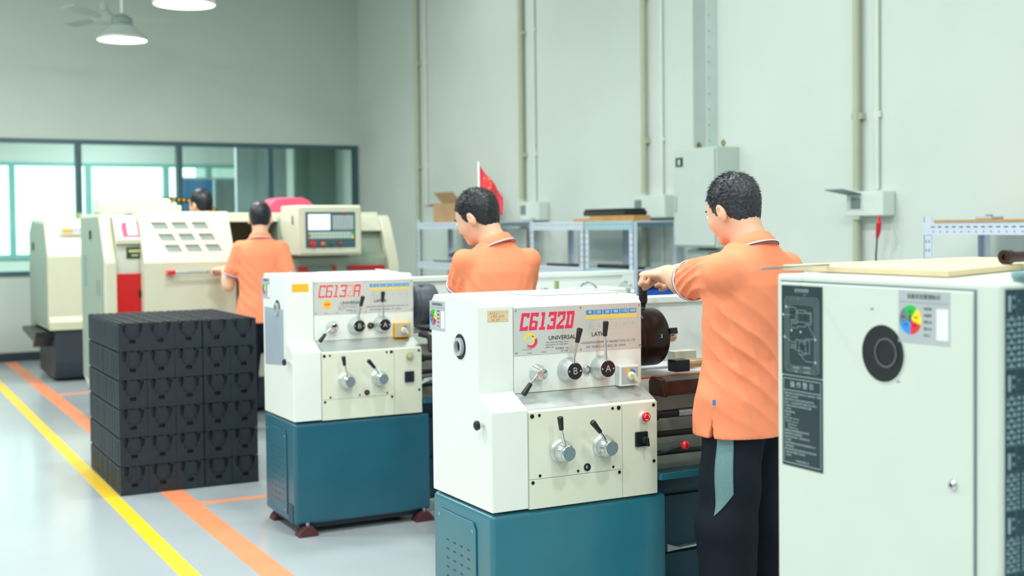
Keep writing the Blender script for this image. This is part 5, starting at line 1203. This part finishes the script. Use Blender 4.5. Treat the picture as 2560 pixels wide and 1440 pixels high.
    def shirt(P):
        d = d_loft(P, (R, F), tab); d = np.maximum(d, P[:, 2]-1.435*sc)
        for s in 'LR':
            a, b, dv = SL[s]
            q = d_cone(P, a, b+dv*.05, (.030+.026*am)*sc, (.050+.016*am)*sc)
            tt = (P-a)@dv
            if folds:
                u2 = nrm(np.cross(dv, Z+.3*F)); v2 = np.cross(dv, u2); ph = np.arctan2((P-a)@v2, (P-a)@u2)
                rd_ = np.sin(ph*6+tt*11+1.3*np.sin(tt*17+ph)); q = q-(.010*(1-np.abs(rd_))**1.3-.003)*np.clip(tt*12, 0, 1)*np.clip((slv*sc-tt)*25+.25, 0, 1)
            q = np.maximum(q, tt-slv*sc); d = smin(d, q, .035)
        if folds:
            x = P@R; y = P@F; z = P[:, 2]
            xa = np.arctan2(x, -(y-lf(1.1)*sc)-.0)*.175
            for (x0_, z0_, a_, b_, am_, fq, wd) in ((-.12, 1.05, .72, .69, .0085, 50, .15), (.10, 1.14, -.80, .60, .003, 55, .10), (-.21, 1.10, .95, .32, .008, 58, .08)):
                xx = xa/sc-x0_; zz = z/sc-z0_; s_n = xx*a_+zz*b_; t_n = xx*b_-zz*a_
                rd_ = np.abs(np.sin(s_n*fq+1.5*np.sin(t_n*6+x0_*30)+1.3*wob(P, 6)))
                d = d-am_*foldk*((1-rd_)**1.4-.3)*np.exp(-(s_n/wd)**2-(t_n/.24)**2)
            d = d-.002*np.sin(z*30+x*40+wob(P, 7)*2.0)*np.clip((1.15*sc-z)*5, 0, 1)-.002*wob(P, 30)
        hem = (hemz+.010*np.sin(P@R*14)*0)*sc+ (0 if not stripe else .0)
        d = np.maximum(d, hem-P[:, 2])
        if stripe:   # side vent at the left hem
            sl = np.abs(P@F+.01)-.35*np.clip((hemz+.06)*sc-P[:, 2], 0, 1)*.5; d = np.maximum(d, -np.maximum(sl, np.maximum(P@R+.12, P[:, 2]-(hemz+.06)*sc)))
        return d
    lo = np.min([sh['L'], sh['R'], SL['L'][1], SL['R'][1], W(-.22*wide, -.18, .75), W(.22*wide, .22, .75), W(0, lf(1.4)-.2, 1.4), W(0, lf(1.4)+.2, 1.4)], 0)-.10; hi = np.max([sh['L'], sh['R'], SL['L'][1], SL['R'][1], W(-.22*wide, -.18, .75), W(.22*wide, .22, .75), W(0, lf(1.4)+.2, 1.47), W(0, lf(1.4)-.2, 1.4)], 0)+.10
    so = np_obj('polo_shirt', sdf_mesh(shirt, lo, hi, vox*1.15), SHIRT, t)
    # collar, its stripes and the cuff stripes
    cd_ = nrm(nrm(hc-neck)+Z*.6); cc = neck+Z*.006*sc+F*.006*sc; u = nrm(R-cd_*(R@cd_)); v = np.cross(cd_, u)
    def ring(prof, cen, ax, u, v, rr, n=40, ey=1.0):
        M = MB(); vs = []; m_ = len(prof)
        for k in range(n):
            a = 2*PI*k/n
            for (r_, z_) in prof: p = cen+ax*z_*sc+(u*math.cos(a)+v*math.sin(a)*ey)*(rr+r_)*sc; vs.append(tuple(p))
        fs = [(k*m_+i, ((k+1) % n)*m_+i, ((k+1) % n)*m_+(i+1) % m_, k*m_+(i+1) % m_) for k in range(n) for i in range(m_)]
        fs = [f[::-1] for f in fs]
        return M.add(vs, fs)
    co = obj('collar', ring([(.006, -.016), (.024, -.020), (.026, -.014), (.008, .026), (.002, .030), (-.004, .026)], cc, cd_, u, v, .064), SHIRT, so, rel=True, ang=60)
    tor = lambda r_, z_, w_, h_: [(r_, z_), (r_+w_, z_), (r_+w_, z_+h_), (r_, z_+h_)]
    obj('collar_stripe', ring(tor(.0225, -.0185, .0045, .0040), cc, cd_, u, v, .064), NAVY, so, rel=True)
    obj('collar_stripe', ring(tor(.0205, -.0135, .0050, .0040), cc, cd_, u, v, .064), WTRIM, so, rel=True)
    for s in 'LR':
        a, b, dv = SL[s]; u2 = nrm(np.cross(dv, V3(.3, .2, 1))); v2 = np.cross(dv, u2); bb = sh[s]+dv*slv*sc
        obj('cuff_stripe', ring(tor(.0, -.005, .0035, .006), bb, dv, u2, v2, .0490+.016*am), NAVY, so, rel=True)
        obj('cuff_stripe', ring(tor(.0, -.012, .0035, .006), bb, dv, u2, v2, .0490+.016*am), WTRIM, so, rel=True)
        obj('sleeve_hem', ring([(-.016, -.004), (.0005, -.004), (.0005, .0), (-.016, .0)], bb, dv, u2, v2, .0490+.016*am), SHIRT, so, rel=True)
    # trousers and shoes --------------------------------------------------------
    def trou(P):
        d = d_loft(P, (R, F), [(.70*sc, .165*sc*tw, .115*sc*tw, 0, 0), (.85*sc, .160*sc*tw, .108*sc, 0, 0), (1.0*sc, .140*sc, .092*sc, 0, 0)]); d = np.maximum(d, np.maximum(P[:, 2]-.96*sc, .80*sc-P[:, 2]))
        for i, q in enumerate((-1, 1)):
            hx, fx_ = legs[i]; k = W(q*.10+hx*.5, fx_*.5+.005, .50); an = W(q*.11+hx, fx_, .05)
            l = d_cone(P, W(q*.080*wide*tw, -.005, .80), k, .096*sc*tw, .090*sc*tw); l = smin(l, d_cone(P, k, an, .090*sc*tw, .082*sc*tw), .03); d = smin(d, l, .02)
        d = d-.004*np.sin(P[:, 2]*26+P@R*20+wob(P, 8)*2)
        return np.maximum(d, .035*sc-P[:, 2])
    to = np_obj('trousers', sdf_mesh(trou, W(0, 0, 0)+V3(-.42, -.42, .0), W(0, 0, 0)+V3(.42, .42, 1.02*sc), vox*1.5), TROU, t)
    if stripe:
        vs = []; nu, nv = 8, 44
        for j in range(nv+1):
            z = (.815-.27*j/nv)*sc
            for i in range(nu+1):
                u_ = i/nu; a = math.radians(204-32*(1-u_)*1.0)       # 180 = straight left
                zz = z if j < nv else z
                cut = .61-.0+(.065*(1-u_)); zq = max(z, (cut-.065)*sc)
                zt_ = (.815-(.815-(.545+.075*u_))*j/nv)*sc
                d_ = R*math.cos(math.radians(180+4))+0
                ori = W(-.09, -.035+.062*0, 0); ori[2] = zt_
                dirv = R*math.cos(a)+F*math.sin(a)
                lo_, hi_ = .0, .3
                for _ in range(22):
                    md = (lo_+hi_)/2
                    if trou((ori+dirv*md)[None])[0] < 0: lo_ = md
                    else: hi_ = md
                vs.append(tuple(ori+dirv*(lo_+.0025)))
        fs = [(j*(nu+1)+i, j*(nu+1)+i+1, (j+1)*(nu+1)+i+1, (j+1)*(nu+1)+i) for j in range(nv) for i in range(nu)]
        # widen the arc as seen from behind
        ob_ = obj('side_panel', MB().add(vs, fs), MESHP, to, rel=True, label='grey green mesh side panel ending in a point'); sm = ob_.modifiers.new('solid', 'SOLIDIFY'); sm.thickness = .002; sm.offset = 0
        obj('hem_tag', bx(-.006, .006, -.001, .001, -.009, .009), mat('mid_blue', (80, 140, 200), .5), so, rel=True).location = tuple(W(-.206*wide*slim, -.03, .92)+V3(0, 0, 0))
    for i, q in enumerate((-1, 1)):
        hx, fx_ = legs[i]; c0 = W(q*.11+hx, fx_+.05, 0)
        M = MB(); ns = 20
        rows_ = [(0, 1.0, .004), (.3, 1.06, .022), (.6, .95, .045), (.8, .7, .066), (1, .4, .076)]; vs = []
        for _, k, z_ in rows_:
            for j in range(ns):
                a = 2*PI*j/ns; p = c0+R*math.sin(a)*.047*k*sc*(1.0 if math.cos(a) > 0 else .85)+F*(math.cos(a)*.135*k-.01-(.04*(1-k)))*sc; p[2] = z_*sc*(1.0 if math.cos(a) < 0 else 1-.3*math.cos(a)); vs.append(tuple(p))
        fs = [(k*ns+(j+1) % ns, k*ns+j, (k+1)*ns+j, (k+1)*ns+(j+1) % ns) for k in range(len(rows_)-1) for j in range(ns)]+[tuple(range(ns)), tuple(range(4*ns, 5*ns))[::-1]]
        obj('shoe', M.add(vs, fs), shoe, t, rel=True)
    return t
D2 = math.radians
HY = nrm(V3(-.80, .60, 0))
person((2.668, 3.308, 0), 'worker in orange polo and dark trousers with grey side panel, gripping the chuck key', 1.69, D2(-14), D2(-9), D2(18), -.05,
       {'L': ((2.676, 3.812, 1.312), (-.5, -.3, -1), HY, 1.15, (0, 0, 1)), 'R': ((2.80, 3.90, 1.300), (.8, 0, -1), (-.87, .5, 0), 1.15, (0, 0, 1))}, .0045, HAIRG, strands=4200, stripe=True, nf=.03, tw=1.10, slim=1.06, am=1.24, hs=.95, hu=.020, slv=.262, legs=((-.02, -.0), (.06, .03)))
person((2.565, 4.925, 0), 'worker in orange polo with head turned left, standing between the two white lathes', 1.685, D2(6), D2(-32), D2(22), .05,
       {'L': ((2.54, 5.36, 1.04), (-.3, -.6, -1)), 'R': ((2.70, 5.32, 1.02), (.3, -.6, -1))}, .0065, HAIR, strands=3000, nf=.03, wide=.92, hs=1.0, hu=.02, slv=.14, legs=((-.03, 0), (.04, .02)))
person((2.695, 9.0, 0), 'worker in orange polo seen from behind, hand on the CNC machine door handle', 1.70, D2(22), D2(20), D2(12), .03,
       {'L': ((2.52, 9.34, 1.19), (-.3, -.5, -1), (-.6, .5, 0), .9, (0, 0, 1)), 'R': ((2.89, 8.98, .84), (.2, -1, 0))}, .009, HAIR, shoe=SHOER, wide=.90, hu=.02, legs=((-.02, 0), (.03, .05)))
person((2.83, 11.15, 0), 'dark haired worker behind the CNC machine, only the head showing', 1.88, D2(10), D2(-25), D2(8), .03,
       {'L': ((2.63, 11.2, .95), (-.3, -1, 0)), 'R': ((3.03, 11.2, .95), (.3, -1, 0))}, .012, HAIR, folds=False)
